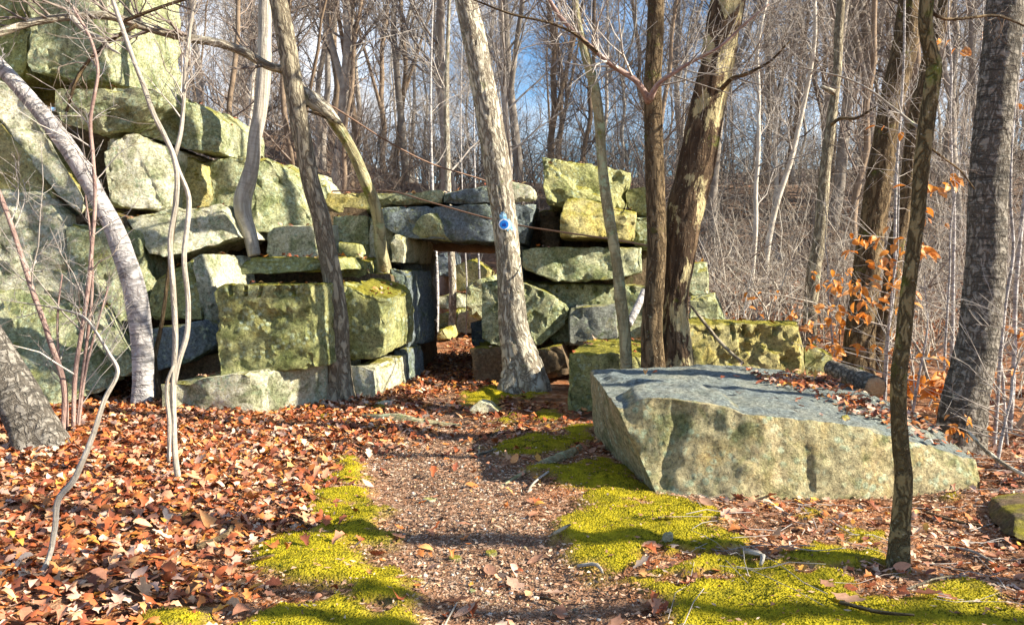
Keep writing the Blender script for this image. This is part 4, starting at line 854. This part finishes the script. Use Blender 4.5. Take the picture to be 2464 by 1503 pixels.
PAL = np.array([(0.44, 0.15, 0.04), (0.54, 0.25, 0.09), (0.32, 0.085, 0.03), (0.60, 0.34, 0.18), (0.66, 0.46, 0.32), (0.42, 0.19, 0.11), (0.20, 0.06, 0.03), (0.56, 0.27, 0.05), (0.50, 0.31, 0.23)])
def pal(n, rng, w): 
    w = np.array(w, float); c = PAL[rng.choice(len(PAL), n, p=w / w.sum())]; return np.clip(c * rng.uniform(0.7, 1.2, (n, 1)), 0, 0.85)
def wedge(n, px0, px1, y0, y1, rng):
    """random ground points, evenly spread, between two distances within a px range"""
    yy = np.sqrt(rng.uniform(y0 ** 2, y1 ** 2, n)); pxx = rng.uniform(px0, px1, n); return (pxx - CX) / F_PX * yy, yy
rng = np.random.default_rng(5)
LEFT = W2([(-400, 1700), (-300, 930), (300, 930), (420, 975), (800, 960), (960, 930), (1000, 845), (1140, 845), (1150, 930), (1100, 960), (1050, 1030), (890, 1070), (790, 1095), (770, 1180), (740, 1270), (600, 1300), (560, 1450), (500, 1700)])
x, y = wedge(33000, -350, 1300, 3.3, 12.0, rng)
sd = sdist(np.stack([x, y], -1), LEFT) + 0.2 * bump_noise(x, y, 1.7, 4)
keep = rng.random(len(x)) < np.clip(0.12 + 0.95 * smooth(-0.25, 0.2, sd), 0, 1) * (1 - 0.75 * path_mask(x, y) * smooth(13.5, 10.0, y)) * np.where(moss_mask(x, y) > 0.4, 0.14, 1)
x, y = x[keep], y[keep]
scatter_leaves('leaf_litter', 'thick orange oak leaf litter covering the bank left of the path', x, y, 0.035 + 0.085 * rng.random(len(x)) ** 1.2, pal(len(x), rng, [5, 2, 6, 2.5, 2, 4, 4, 1, 3]), rng)
x, y = wedge(7000, 930, 1500, 7.0, 16.5, rng)
ok = (np.abs(x - (-0.75 + 0.03 * (y - 10))) < 0.75) | (y < 9.5)
keep = ok & (moss_mask(x, y) < 0.4) & (rng.random(len(x)) < 0.8 - 0.62 * path_mask(x, y) * smooth(12.5, 9.5, y))
x, y = x[keep], y[keep]
scatter_leaves('leaf_litter', 'dark red leaves carpeting the path through the passage', x, y, rng.uniform(0.06, 0.11, len(x)), pal(len(x), rng, [3, 2, 5, 1, 1, 2, 5, 1, 1]) * 0.9, rng)
x, y = wedge(5200, 1550, 2600, 3.2, 9.0, rng)
inb = sdist(np.stack([x, y], -1), np.array([(0.75, 7.8), (1.0, 5.5), (3.0, 5.4), (3.2, 6.2), (2.9, 7.6)]))
keep = (inb < 0.02) & (rng.random(len(x)) < 0.42) & (moss_mask(x, y) < 0.45)
x, y = x[keep], y[keep]
scatter_leaves('leaf_litter', 'scattered pinkish leaves around the foot of the big boulder', x, y, rng.uniform(0.05, 0.10, len(x)), pal(len(x), rng, [1, 1, 3, 2, 2, 3, 3, 0.5, 3]), rng)
x, y = wedge(7000, 900, 2900, 9.0, 30.0, rng)
keep = ((x > 1.9) | (y > 16.5)) & (rng.random(len(x)) < 1.1 - 0.8 * smooth(13, 22, y)); x, y = x[keep], y[keep]
scatter_leaves('leaf_litter', 'brown leaves strewn over the wooded slopes', x, y, rng.uniform(0.09, 0.17, len(x)), pal(len(x), rng, [1, 1, 3, 1, 1, 4, 4, 0.5, 2]) * 0.8, rng, shapes=[SHAPES[2]])

# leaves caught on the tops of the stones
from mathutils.bvhtree import BVHTree
bpy.context.view_layer.update()
Vb, Tb, ob_ = [], [], 0
for o in list(COL.objects):
    if o.type == 'MESH' and o.data.materials and o.data.materials[0] and 'granite' in o.data.materials[0].name:
        m_ = o.data; nn = len(m_.vertices); co = np.empty(nn * 3, np.float32); m_.vertices.foreach_get('co', co)
        lo_ = np.array(o.location) + (np.array(o.parent.location) if o.parent else 0)
        tt = np.empty(len(m_.polygons) * 3, np.int32); m_.loops.foreach_get('vertex_index', tt)
        Vb.append(co.reshape(-1, 3) + lo_); Tb.append(tt.reshape(-1, 3) + ob_); ob_ += nn
bvh = BVHTree.FromPolygons(np.concatenate(Vb).tolist(), np.concatenate(Tb).tolist())
rng = np.random.default_rng(15)
cx_ = np.concatenate([rng.uniform(-5.5, 4.0, 1500), rng.normal(2.55, 0.35, 330), rng.normal(2.9, 0.25, 200)]); cy_ = np.concatenate([rng.uniform(5.4, 13, 1500), rng.normal(7.15, 0.22, 330), rng.normal(6.2, 0.2, 200)])
hx, hy, hz_ = [], [], []
for a_, b_ in zip(cx_, cy_):
    h_ = bvh.ray_cast(Vector((a_, b_, 6.0)), Vector((0, 0, -1)))
    if h_[0] is not None and h_[1].z > 0.8 and h_[0].z > 0.12 and (b_ > 8 or a_ > 2.2 or rng.random() < 0.12): hx.append(a_); hy.append(b_); hz_.append(h_[0].z)
hx, hy, hz_ = np.array(hx), np.array(hy), np.array(hz_)
scatter_leaves('leaf_litter', 'dead leaves caught on the tops of the stones', hx, hy, rng.uniform(0.05, 0.10, len(hx)), pal(len(hx), rng, [3, 1, 4, 2, 2, 4, 4, 1, 3]), rng, zfun=lambda a_, b_: hz_)

# leaf crumbs and gravel on the trodden path
def flecks(n, px0, px1, y0, y1, rng, sz, pick):
    x, y = wedge(n, px0, px1, y0, y1, rng); k = pick(x, y); x, y = x[k], y[k]; n = len(x); z = ground_z(x, y) + 0.004
    a = rng.uniform(0, 6.28, n); l = sz * rng.uniform(0.5, 1.6, n); w = l * rng.uniform(0.15, 0.5, n)
    dx, dy = np.cos(a), np.sin(a); up = rng.normal(size=(n, 4)) * 0.006
    q = np.stack([np.stack([x + s1 * dx * l - s2 * dy * w, y + s1 * dy * l + s2 * dx * w, z + 0.004 + np.abs(up[:, k])], -1) for k, (s1, s2) in enumerate([(-1, 0), (0, -1), (1, 0), (0, 1)])], 1)
    return q.reshape(-1, 3), np.arange(n * 4).reshape(n, 4), n
rng = np.random.default_rng(6)
V, Fq, n = flecks(60000, 500, 2600, 3.2, 8.5, rng, 0.014, lambda x, y: (moss_mask(x, y) < 0.6) | (rng.random(len(x)) < 0.08))
me = mesh_np('leaf_crumbs', V, [Fq], False)
cc = np.array([(0.24, 0.12, 0.06), (0.36, 0.18, 0.10), (0.46, 0.28, 0.18), (0.15, 0.08, 0.05), (0.52, 0.38, 0.27)])[rng.integers(0, 5, n)] * rng.uniform(0.6, 1.2, (n, 1))
attr(me, 'col', np.repeat(np.concatenate([cc, np.ones((n, 1))], 1), 4, 0), 'FLOAT_COLOR')
tag(obj('leaf_crumbs', me, M_FLECK), 'brown crumbs of leaf and bark over the trodden ground', 'debris', None, 'stuff')
bm = bmesh.new(); bmesh.ops.create_icosphere(bm, subdivisions=1, radius=1.0); bm.verts.ensure_lookup_table()
IV = np.array([v.co[:] for v in bm.verts]); IT = np.array([[v.index for v in f.verts] for f in bm.faces]); bm.free()
x, y = wedge(17000, 700, 1750, 3.2, 8.6, rng); k = (path_mask(x, y) > rng.random(len(x)) * 1.1 + 0.05 + 0.4 * (bump_noise(x, y, 2.2, 8) > 0.1)) & (moss_mask(x, y) < 0.3); x, y = x[k], y[k]; n = len(x)
sz = 0.0035 + 0.008 * rng.random(n) ** 3 + 0.016 * (rng.random(n) < 0.02) * rng.random(n)
V = IV[None] * (1 + 0.22 * rng.normal(size=(n, 12, 1))) * (sz[:, None] * rng.uniform(0.6, 1.4, (n, 3)))[:, None, :]
V[:, :, 2] *= 0.7; V += np.stack([x, y, ground_z(x, y) + sz * 0.2], -1)[:, None, :]
me = mesh_np('gravel', V.reshape(-1, 3), [(IT[None] + (np.arange(n) * 12)[:, None, None]).reshape(-1, 3)], False)
cc = np.array([(0.55, 0.48, 0.40), (0.42, 0.32, 0.24), (0.66, 0.62, 0.56), (0.30, 0.22, 0.16), (0.48, 0.36, 0.20)])[rng.integers(0, 5, n)] * rng.uniform(0.6, 1.15, (n, 1))
attr(me, 'col', np.repeat(np.concatenate([cc, np.ones((n, 1))], 1), 12, 0), 'FLOAT_COLOR')
tag(obj('gravel', me, M_GRAVEL), 'tan gravel grit on the worn middle of the path', 'gravel', None, 'stuff')

# moss: soft upright tufts over the mossy humps
x, y = wedge(230000, 300, 2700, 3.2, 11.5, rng); m = moss_mask(x, y); k = m > 0.25 + 0.6 * rng.random(len(x)); x, y = x[k], y[k]; n = len(x)
z = ground_z(x, y); hgt = 0.004 + 0.007 * rng.random(n); a = rng.uniform(0, 6.28, n); V = []
tri = []
for j in range(2):
    aa = a + j * 1.57; w = 0.0035 + 0.0025 * rng.random(n); lx, ly = rng.normal(size=(2, n)) * 0.005
    V.append(np.stack([np.stack([x - np.cos(aa) * w, y - np.sin(aa) * w, z - 0.003], -1), np.stack([x + np.cos(aa) * w, y + np.sin(aa) * w, z - 0.003], -1), np.stack([x + lx, y + ly, z + hgt], -1)], 1))
V = np.concatenate(V).reshape(-1, 3)
me = mesh_np('moss', V, [np.arange(len(V)).reshape(-1, 3)], False)
hue = 0.5 + 0.5 * fbm(np.stack([x * 5, y * 7, x * 0], -1), 41, 3); hue = np.clip(0.5 + (hue - 0.45) * 1.3 + rng.normal(size=n) * 0.12, 0, 1)[:, None]
cc = np.array([(0.07, 0.08, 0.006)]) * (1 - hue) + np.array([(0.50, 0.41, 0.015)]) * hue
attr(me, 'col', np.tile(np.repeat(np.concatenate([cc, np.ones((n, 1))], 1), 3, 0), (2, 1)), 'FLOAT_COLOR')
tag(obj('moss', me, M_MOSST), 'bright yellow-green cushion moss on both sides of the path', 'moss', None, 'stuff')

# single oak leaves lying clear on the path and the moss
LM = []
for j in range(4):
    S, T = SHAPES[[0, 1, 3, 2][j]]; v = S.copy(); v[:, 1] -= 0.5
    v[:, 2] = 0.35 * v[:, 1] ** 2 + [0.25, 0.4, 0.1, 0.3][j] * np.abs(v[:, 0]); LM.append(mesh_np('fallen_leaf', v, [T], False)); LM[-1].materials.append(M_OAK)
rng = np.random.default_rng(9)
spots_l = [(1100, 1415, .16), (1120, 1440, .14), (1350, 1440, .15), (1290, 1330, .12), (1330, 1395, .12), (1080, 1110, .1), (1190, 1130, .1), (1180, 1350, .13), (1240, 1375, .16), (1040, 1345, .12), (960, 1290, .12), (1280, 1215, .12), (1610, 1275, .13), (1700, 1240, .12), (1765, 1245, .14), (1800, 1225, .13), (1860, 1250, .12), (2040, 1452, .17), (2230, 1450, .14), (2280, 1445, .13), (2210, 1180, .13), (2320, 1175, .12), (1990, 1420, .1), (1480, 1480, .14), (1195, 1480, .15), (760, 1230, .11), (700, 1120, .11), (590, 1150, .12), (470, 1230, .13), (330, 1240, .13), (250, 1290, .14), (150, 1320, .15), (520, 1310, .13), (620, 1220, .12), (1330, 1160, .1), (1425, 1075, .1), (1440, 1065, .1), (1900, 1340, .1), (2380, 1330, .12), (1560, 1330, .1)]
for px, py, sz in spots_l:
    g = G(px, py); o = obj('fallen_leaf', LM[rng.integers(0, 4)], None, None, (g[0], g[1], gz(g[0], g[1]) + 0.018))
    o.rotation_euler = (rng.normal() * 0.25, rng.normal() * 0.25, rng.uniform(0, 6.28)); o.scale = (sz, sz, sz)
    on = 'moss' if moss_mask(np.array([g[0]]), np.array([g[1]]))[0] > 0.4 else ('worn path' if path_mask(np.array([g[0]]), np.array([g[1]]))[0] > 0.4 else 'litter')
    tag(o, {'moss': 'dry oak leaf lying alone on the moss', 'worn path': 'dry oak leaf lying on the gritty path', 'litter': 'large dry leaf lying on top of the litter'}[on], 'leaf', 'single fallen leaves')

# ------------------------------------------------------------------ beech saplings with their orange leaves
BS, BT = leaf_shape(0.27, 0.0, 4); bv = BS.copy(); bv[:, 2] = 0.5 * np.abs(bv[:, 0]) - 0.25 * bv[:, 1] ** 2
BEECH = mesh_np('leaf', bv, [BT], False); BEECH.materials.append(M_BEECH)
def beech(label, px, py0, d, h, nleaf, seed, spray, size=0.115):
    rng = np.random.default_rng(seed); b = P(px, py0, d); b[2] = ground_at(b[0], d)
    root = tag(empty('beech_sapling', b), label, 'sapling', 'orange-leaved saplings')
    u = np.linspace(0, 1, 9); st = b + np.stack([rng.normal() * 0.1 * u * h, np.zeros(9), u * h], -1) + np.cumsum(rng.normal(size=(9, 3)) * 0.03, 0) * u[:, None]
    rd = 0.016 * (1 - 0.7 * u); stem_mesh('trunk', st, rd, BARK['birch'], root, 0.06, 8, 0.02, 0.2, 9, seed, 0, b)
    q, r, _ = resample(st, rd, 0.12)
    t1, r1 = grow(q[None], r[None], 16, 0.85, 1.25, 0.5, 0.004, 6, rng, 0.12, 0.05, 0.15, 0.4)
    t2, r2 = grow(t1, r1, 4, 0.35, 0.7, 0.6, 0.0025, 4, rng, 0.2, 0.0, 0.15, 0.4)
    V, Fq = merge([tubes(t1, r1, 4), tubes(t2, r2, 3)]); obj('twigs', mesh_np('twigs', V - b, [Fq]), M_TWIG[2], root)
    allp = np.concatenate([t1[:, 2:].reshape(-1, 3), t2[:, 1:].reshape(-1, 3)])
    # frame heights where leaves hang in this sapling
    lo, hi = spray; pyl = CY + F_PX * np.tan(PITCH * 0) - 0
    hz = CAM_H - (lo - 640) / F_PX * allp[:, 1], CAM_H - (hi - 640) / F_PX * allp[:, 1]
    sel = allp[(allp[:, 2] > hz[0]) & (allp[:, 2] < hz[1])]
    if len(sel) == 0: sel = allp
    for q_ in sel[rng.integers(0, len(sel), nleaf)]:
        o = obj('leaf', BEECH, None, root, q_ - b + rng.normal(size=3) * 0.02); sz = size * rng.uniform(0.7, 1.25)
        o.rotation_euler = (rng.uniform(-1.3, 0.1), rng.normal() * 0.6, rng.uniform(0, 6.28)); o.scale = (sz, sz, sz)
for a in [('orange-leaved sapling between the big furrowed trunk and the slim crooked tree', 2130, 860, 9.0, 3.0, 110, 301, (900, 480)),
          ('orange-leaved sapling just left of the thick right-hand trunk', 2275, 900, 7.9, 3.2, 150, 302, (900, 430)),
          ('orange-leaved sapling at the right edge beyond the thick trunk', 2425, 1010, 7.4, 2.6, 110, 303, (1110, 800)),
          ('orange-leaved sapling left of the big furrowed trunk in the brush', 2010, 850, 11.5, 2.4, 80, 304, (830, 640)),
          ('orange-leaved sapling low beside the cut log', 2190, 960, 8.2, 1.6, 80, 305, (1060, 900)),
          ('small orange-leaved sapling behind the drill-notched block', 1790, 800, 12.0, 1.5, 22, 306, (780, 700), 0.10),
          ('orange-leaved sapling with high leaves by the right edge', 2330, 1000, 8.6, 5.0, 34, 307, (330, 70), 0.10),
          ('orange-leaved sapling low in the bottom right corner of the slope', 2400, 1080, 6.4, 1.1, 45, 308, (1180, 1000), 0.07)]: beech(*a)
# pale young stems in the right-hand brush
rng = np.random.default_rng(77)
for lab, px, d, h, w in [('white pole-thin stem left of the thick right-hand trunk', 2325, 8.4, 6, 13), ('white pole-thin stem at the right edge of the picture', 2440, 8.0, 6, 12), ('white pole-thin stem just right of the big furrowed trunk', 2135, 9.4, 6, 9), ('white pole-thin stem behind the beech leaves by the slim crooked tree', 2290, 9.6, 5, 10), ('white pole-thin stem right of the thick trunk foot', 2405, 7.2, 4, 10)]:
    b = np.array([(px - CX) / F_PX * d, d, 0]); b[2] = ground_at(b[0], d); u = np.linspace(0, 1, 10)
    st = b + np.stack([rng.normal() * 0.06 * u * h + np.cumsum(rng.normal(size=10)) * 0.025, np.zeros(10), u * h], -1); r0 = w * 0.5 * d / F_PX
    root = tag(empty('sapling', b), lab, 'sapling'); stem_mesh('trunk', st, r0 * (1 - 0.6 * u), BARK['birch'], root, 0.06, 10, 0.02, 0.2, 9, int(px), 0, b)
    q, r, _ = resample(st, r0 * (1 - 0.6 * u), 0.2); V, Fq = crown_mesh(q, r, rng, 16, 5, 2, 0.8, 0.4, 0.2, 0.1, 0.0028); obj('crown', mesh_np('crown', V - b, [Fq]), M_TWIG[2], root)

# ------------------------------------------------------------------ logs, roots, sticks
def stick(name, label, pts, rad, mat, cat, sides=14, amp=0.06, seed=1, group=None, knots=0.06):
    base = np.asarray(pts[0], float); root = stem_mesh(name, pts, rad, mat, None, 0.03, sides, amp, 0.3, 10, seed, 0, base, knots)
    root.location = base; return tag(root, label, cat, group)
lg = tag(empty('cut_log', P(2000, 876, 7.6)), 'short cut log lying on the back of the big boulder', 'log')
lo = np.array(lg.location)
a0, a1 = P(2000, 884, 7.75), P(2105, 932, 7.0)
stem_mesh('log_body', [a0, (a0 + a1) / 2, a1], [0.075, 0.095, 0.105], BARK['cherry'], lg, 0.03, 28, 0.05, 0.8, 9, 61, 0, lo)
ax = (a1 - a0) / np.linalg.norm(a1 - a0)
s = NT('splintered_wood', 0.9, 0.1); c = s.mix(s.noise(s.geo.outputs['Position'], 30, 5), (0.30, 0.12, 0.05), (0.62, 0.45, 0.28)); M_CUT = s.done(c, s.noise(s.geo.outputs['Position'], 60, 4), 1.0, 0.03)
stem_mesh('sawn_end', [a1 - ax * 0.01, a1 + ax * 0.015, a1 + ax * 0.03], [0.097, 0.09, 0.05], M_CUT, lg, 0.01, 24, 0.25, 1.0, 20, 62, 0, lo)
stick('leaning_log', 'white birch log leaning behind the slim olive tree', [P(1512, 782, 9.6), P(1532, 742, 9.8), P(1550, 700, 10.0)], [0.045, 0.045, 0.04], BARK['birch'], 'log', seed=63)
def groot(label, cl, seed, mat='grey', name='exposed_root', dz=-0.01):
    pts, rad = [], []
    for px, py, w in cl:
        g = G(px, py); r = w * 0.5 * g[1] / F_PX; pts.append(np.array([g[0], g[1], gz(g[0], g[1]) + dz])); rad.append(r)
    return stick(name, label, pts, rad, BARK[mat], 'root', 16, 0.10, seed, knots=0.18)
groot('thick grey root crossing the path before the passage', [(850, 985, 8), (900, 998, 30), (960, 1003, 34), (1030, 1005, 26), (1110, 1008, 8)], 64, 'olive')
groot('dark root running from the path toward the mossy hump', [(1085, 1052, 6), (1140, 1040, 16), (1200, 1030, 16), (1290, 1012, 12), (1360, 995, 6)], 65, 'dark')
groot('dark lichened root end rising beside the big boulder', [(1200, 1165, 6), (1260, 1140, 16), (1310, 1118, 34), (1360, 1088, 40), (1400, 1060, 18)], 66, 'olive')
groot('thin root lying across the middle of the path', [(1040, 1098, 4), (1120, 1105, 8), (1190, 1112, 9), (1260, 1108, 4)], 67, 'grey')
groot('forked pale root in the gravel at the bottom middle', [(1250, 1440, 4), (1320, 1437, 11), (1390, 1428, 14), (1440, 1420, 6)], 68, 'grey')
pblock('path_stone', 'small grey rock poking out of the path by the thick root', [(1130, 985), (1150, 965), (1180, 972), (1200, 990), (1140, 1000)], 8.75, (0.05, 0.2, 0), 'pale', 0.03, 0.012, cat='rock', bev=0.008, chips=0.0)
pblock('path_stone', 'flat pale rock at the foot of the base block by the path', [(885, 980), (905, 966), (940, 968), (945, 985), (895, 990)], 9.2, (0.03, 0.15, 0), 'pale', 0.03, 0.01, cat='rock', bev=0.008, chips=0.0)
def path_rock(label, px, py, w, h, mat='pale'):
    g = G(px, py); e = w / F_PX * g[1] / 2; hh = h / F_PX * g[1]; rg = np.random.default_rng(int(px)); zz = gz(g[0], g[1])
    pts = [np.array([g[0] + math.cos(t_) * e * rg.uniform(0.75, 1.1), g[1] + math.sin(t_) * e * rg.uniform(0.6, 0.9), zz + q_]) for t_ in np.arange(7) * 0.9 for q_ in (-0.02, hh * rg.uniform(0.6, 1.0))]
    tag(hull_stone('path_stone', pts, mat, 0.02, 0.006, None, int(px), None, 0.006, 1.0, 7, 0.0), label, 'rock', 'small loose rocks')
for a in [('buff flat rock half buried in the path, left of a pair', 1095, 1322, 42, 12, 'ochre'), ('buff flat rock half buried in the path, right of a pair', 1180, 1318, 34, 12, 'ochre'), ('small pale rock sitting in the moss below the boulder', 1605, 1320, 32, 20, 'pale'), ('white chip of stone in the middle of the path', 1035, 1190, 40, 12, 'pale'), ('upright white chip of stone near the dark root', 1152, 1068, 18, 22, 'pale'), ('pale stone at the bottom edge of the path', 1135, 1388, 22, 12, 'lichen')]: path_rock(*a)
tag(hull_stone('pebble', [P(2020 + a, 1002 + b, 5.75 + c_) for a, b, c_ in [(0, 10, 0), (4, -4, .02), (20, -6, .02), (30, 6, 0), (14, 10, -.02), (14, 2, .1), (0, 6, .06)]], 'ochre', 0.02, 0.004, None, 91, None, 0.006, 1.0, 7, 0.0), 'small tan pebble sitting on the flat top of the boulder', 'rock')
# fallen sticks
rng = np.random.default_rng(13)
SK = [('fallen branch propped across the drill-notched yellow block', [(1662, 735, 5), (1690, 770, 8), (1740, 830, 9), (1790, 875, 7)], (9.2, 8.9), 'grey'),
      ('long pale dead branch lying beside the thick right-hand trunk', [(2330, 1040, 8), (2380, 1090, 10), (2440, 1130, 10), (2520, 1165, 9)], (6.3, 5.6), 'light'),
      ('grey broken branch at the lower right edge', [(2374, 1345, 14), (2420, 1378, 17), (2480, 1410, 19)], (4.35, 4.2), 'grey')]
for lab, cl, dd, m in SK:
    ds = np.linspace(dd[0], dd[1], len(cl)); stick('fallen_branch', lab, [P(a, b, q_) for (a, b, w), q_ in zip(cl, ds)], [w * 0.5 * q_ / F_PX for (a, b, w), q_ in zip(cl, ds)], BARK[m], 'branch', seed=len(lab))
gs = [((470, 1318), (560, 1255), 16, 'lichened grey stick in the leaves left of the path'), ((560, 1350), (660, 1338), 8, 'pale stick lying level in the left litter'), ((1390, 1350), (1450, 1370), 10, 'short dark stick at the edge of the large moss patch'), ((1790, 1345), (1830, 1372), 14, 'stubby brown stick standing out of the moss'), ((1300, 1405), (1345, 1420), 8, 'short twig beside the oak leaves on the path'), ((2020, 1460), (2200, 1498), 10, 'long thin stick at the bottom right of the moss'), ((1040, 1545), (1100, 1420), 6, 'thin bent twig at the bottom of the path'), ((1330, 1300), (1372, 1288), 9, 'small twig on the path by the moss edge'), ((2230, 1225), (2380, 1260), 7, 'thin stick in the litter right of the slim tree'), ((2250, 1300), (2390, 1345), 7, 'dark stick in the debris at the right'), ((2180, 1420), (2300, 1395), 6, 'pale forked twig at the foot of the slim tree'), ((1700, 1215), (1790, 1190), 5, 'thin twig against the front of the boulder'), ((1150, 1080), (1195, 1076), 8, 'short pale stick near the white stone chip'), ((1320, 1150), (1270, 1190), 6, 'thin dark stick below the lichened root end')]
for (x0, y0), (x1, y1), w, lab in gs:
    a, b = G(x0, y0), G(x1, y1); m = (a + b) / 2 + np.array([rng.normal() * 0.03, rng.normal() * 0.03, 0]); pts = []
    for q_ in (a, m, b): pts.append(np.array([q_[0], q_[1], gz(q_[0], q_[1]) + 0.012 + 0.4 * w * q_[1] / F_PX]))
    pts[1][2] += 0.01
    stick('stick', lab, pts, [w * 0.5 * a[1] / F_PX, w * 0.48 * a[1] / F_PX, w * 0.3 * b[1] / F_PX], BARK[['grey', 'smooth', 'dark'][len(lab) % 3]], 'stick', 10, seed=len(lab))
# loose twig litter at the right
n = 260; x, y = wedge(n, 1650, 2650, 3.4, 8.5, rng); inb = sdist(np.stack([x, y], -1), np.array([(0.75, 7.8), (1.0, 5.5), (3.0, 5.4), (3.2, 6.2), (2.9, 7.6)])); k = inb < -0.02; x, y = x[k], y[k]; n = len(x)
a = rng.uniform(-0.6, 0.6, n) + (rng.random(n) < 0.3) * 1.5; l = rng.uniform(0.06, 0.32, n); u = np.linspace(-1, 1, 4)
px_ = x[:, None] + np.cos(a)[:, None] * u * l[:, None] + rng.normal(size=(n, 4)) * 0.01; py_ = y[:, None] + np.sin(a)[:, None] * u * l[:, None] + rng.normal(size=(n, 4)) * 0.01
pz_ = ground_z(px_, py_) + 0.012 + np.abs(rng.normal(size=(n, 4))) * 0.012
V, Fq = tubes(np.stack([px_, py_, pz_], -1), np.repeat(rng.uniform(0.0012, 0.0030, n)[:, None], 4, 1), 4)
tag(obj('twig_litter', mesh_np('twig_litter', V, [Fq]), M_TWIG[0]), 'fine dead twigs strewn over the right foreground', 'twigs', None, 'stuff')

# ------------------------------------------------------------------ cables
s = NT('rusty_steel', 0.6, 0.4); c = s.mix(s.noise(s.geo.outputs['Position'], 40, 5), (0.10, 0.045, 0.025), (0.22, 0.14, 0.10)); s.b.inputs['Metallic'].default_value = 0.3; M_STEEL = s.done(c)
def cable(label, cl):
    pts = np.array([P(x, y, d) for x, y, d in cl]); q, r, t = resample(pts, [0.011] * len(pts), 0.06)
    b = pts[0]; V, Fq = tubes(q[None], r[None], 8)
    tag(obj('steel_cable', mesh_np('steel_cable', V - b, [Fq]), M_STEEL, None, b), label, 'cable', 'old quarry cables')
cable('rusty cable lying along the capstones and running down to the two close trunks', [(800, 460, 11.6), (900, 459, 11.45), (936, 460, 11.4), (1026, 484, 11.2), (1182, 527, 11.05), (1244, 541, 11.0), (1343, 557, 10.6), (1461, 574, 9.8), (1565, 592, 8.9)])
cable('thin taut cable slanting from the broken tree down behind the marked tree', [(740, 222, 10.0), (809, 262, 10.3), (919, 332, 10.8), (1026, 389, 11.3), (1165, 434, 11.8), (1215, 452, 11.9)])

# ------------------------------------------------------------------ trail marker and its paint
s = NT('white_plastic', 0.4, 0.4); s.b.inputs['Base Color'].default_value = (0.8, 0.82, 0.84, 1); M_WHITE = s.m
s = NT('bright_blue_print', 0.4, 0.4); s.b.inputs['Base Color'].default_value = (0.01, 0.22, 0.75, 1); M_BLUE = s.m
s = NT('dark_blue_print', 0.4, 0.4); s.b.inputs['Base Color'].default_value = (0.004, 0.03, 0.35, 1); M_DBLUE = s.m
s = NT('pale_blue_blaze_paint', 0.8, 0.2); c = s.mix(s.ramp(s.noise(s.geo.outputs['Position'], 25, 4), (0.4, 0.0), (0.65, 1.0)), (0.10, 0.32, 0.58), (0.36, 0.52, 0.62)); M_PAINT = s.done(c, s.noise(s.geo.outputs['Position'], 40, 4), 0.8, 0.02)
mk_d = 10.6 - 60 * 0.5 * 10.6 / F_PX * 1.10 - 0.012
mc = P(1213, 540, mk_d)
tm = tag(empty('trail_marker', mc), 'round blue and white trail marker disc nailed to the ridged tree', 'trail marker')
def disc(name, r, th, off, mat, parent, n=40):
    bm = bmesh.new(); bmesh.ops.create_cone(bm, cap_ends=True, segments=n, radius1=r, radius2=r * 0.985, depth=th)
    me = bpy.data.meshes.new(name); bm.to_mesh(me); bm.free(); o = obj(name, me, mat, parent, (0, off, 0)); o.rotation_euler = (math.pi / 2, 0, 0); return o
disc('plate', 0.072, 0.006, 0, M_WHITE, tm); disc('blue_face', 0.057, 0.004, -0.0045, M_BLUE, tm)
def fir(cx, cz, h, w):
    V = [(cx, cz + h), (cx - w * .45, cz + h * .55), (cx - w * .22, cz + h * .58), (cx - w * .75, cz + h * .2), (cx - w * .1, cz + h * .22), (cx - w * .1, cz), (cx + w * .1, cz), (cx + w * .1, cz + h * .22), (cx + w * .75, cz + h * .2), (cx + w * .22, cz + h * .58), (cx + w * .45, cz + h * .55)]
    bm = bmesh.new(); f = bm.faces.new([bm.verts.new((a, 0, b)) for a, b in V]); r = bmesh.ops.extrude_face_region(bm, geom=[f]); bmesh.ops.translate(bm, verts=[v for v in r['geom'] if isinstance(v, bmesh.types.BMVert)], vec=(0, 0.002, 0))
    bmesh.ops.recalc_face_normals(bm, faces=bm.faces); me = bpy.data.meshes.new('fir_emblem'); bm.to_mesh(me); bm.free(); obj('fir_emblem', me, M_DBLUE, tm, (0, -0.0085, 0))
fir(-0.014, -0.03, 0.052, 0.022); fir(0.012, -0.034, 0.062, 0.026)
for sx, nz_ in ((0, 0.064), (0.002, -0.064)): 
    bm = bmesh.new(); bmesh.ops.create_uvsphere(bm, u_segments=8, v_segments=6, radius=0.006); me = bpy.data.meshes.new('nail'); bm.to_mesh(me); bm.free(); obj('nail', me, M_STEEL, tm, (sx, -0.006, nz_))
# ragged blaze painted on the bark, as a thin skin just proud of the trunk
tr = [c_ for c_ in MT.children if c_.name.startswith('trunk')][0].data; n = len(tr.vertices); co = np.empty(n * 3, np.float32); tr.vertices.foreach_get('co', co); co = co.reshape(-1, 3) + np.array(MT.location)
no = np.empty(n * 3, np.float32); tr.vertices.foreach_get('normal', no); no = no.reshape(-1, 3)
dx, dz = (co[:, 0] - P(1216, 540, 10.5)[0]) / 0.12, (co[:, 2] - P(1216, 538, 10.5)[2]) / 0.24
mask = (dx ** 2 + dz ** 2 + 0.9 * fbm(co * np.array([30, 30, 9]), 71, 3) < 0.42) & (no[:, 1] < 0.1)
fs = np.array([p_.vertices[:] for p_ in tr.polygons if len(p_.vertices) == 4]); fk = fs[mask[fs].all(1)]
if len(fk):
    us, inv = np.unique(fk, return_inverse=True)
    me = mesh_np('paint_blaze', (co + no * 0.004)[us] - np.array(MT.location), [inv.reshape(-1, 4)]); o = obj('paint_blaze', me, M_PAINT, MT); o['label'] = 'pale blue paint blaze around the marker'
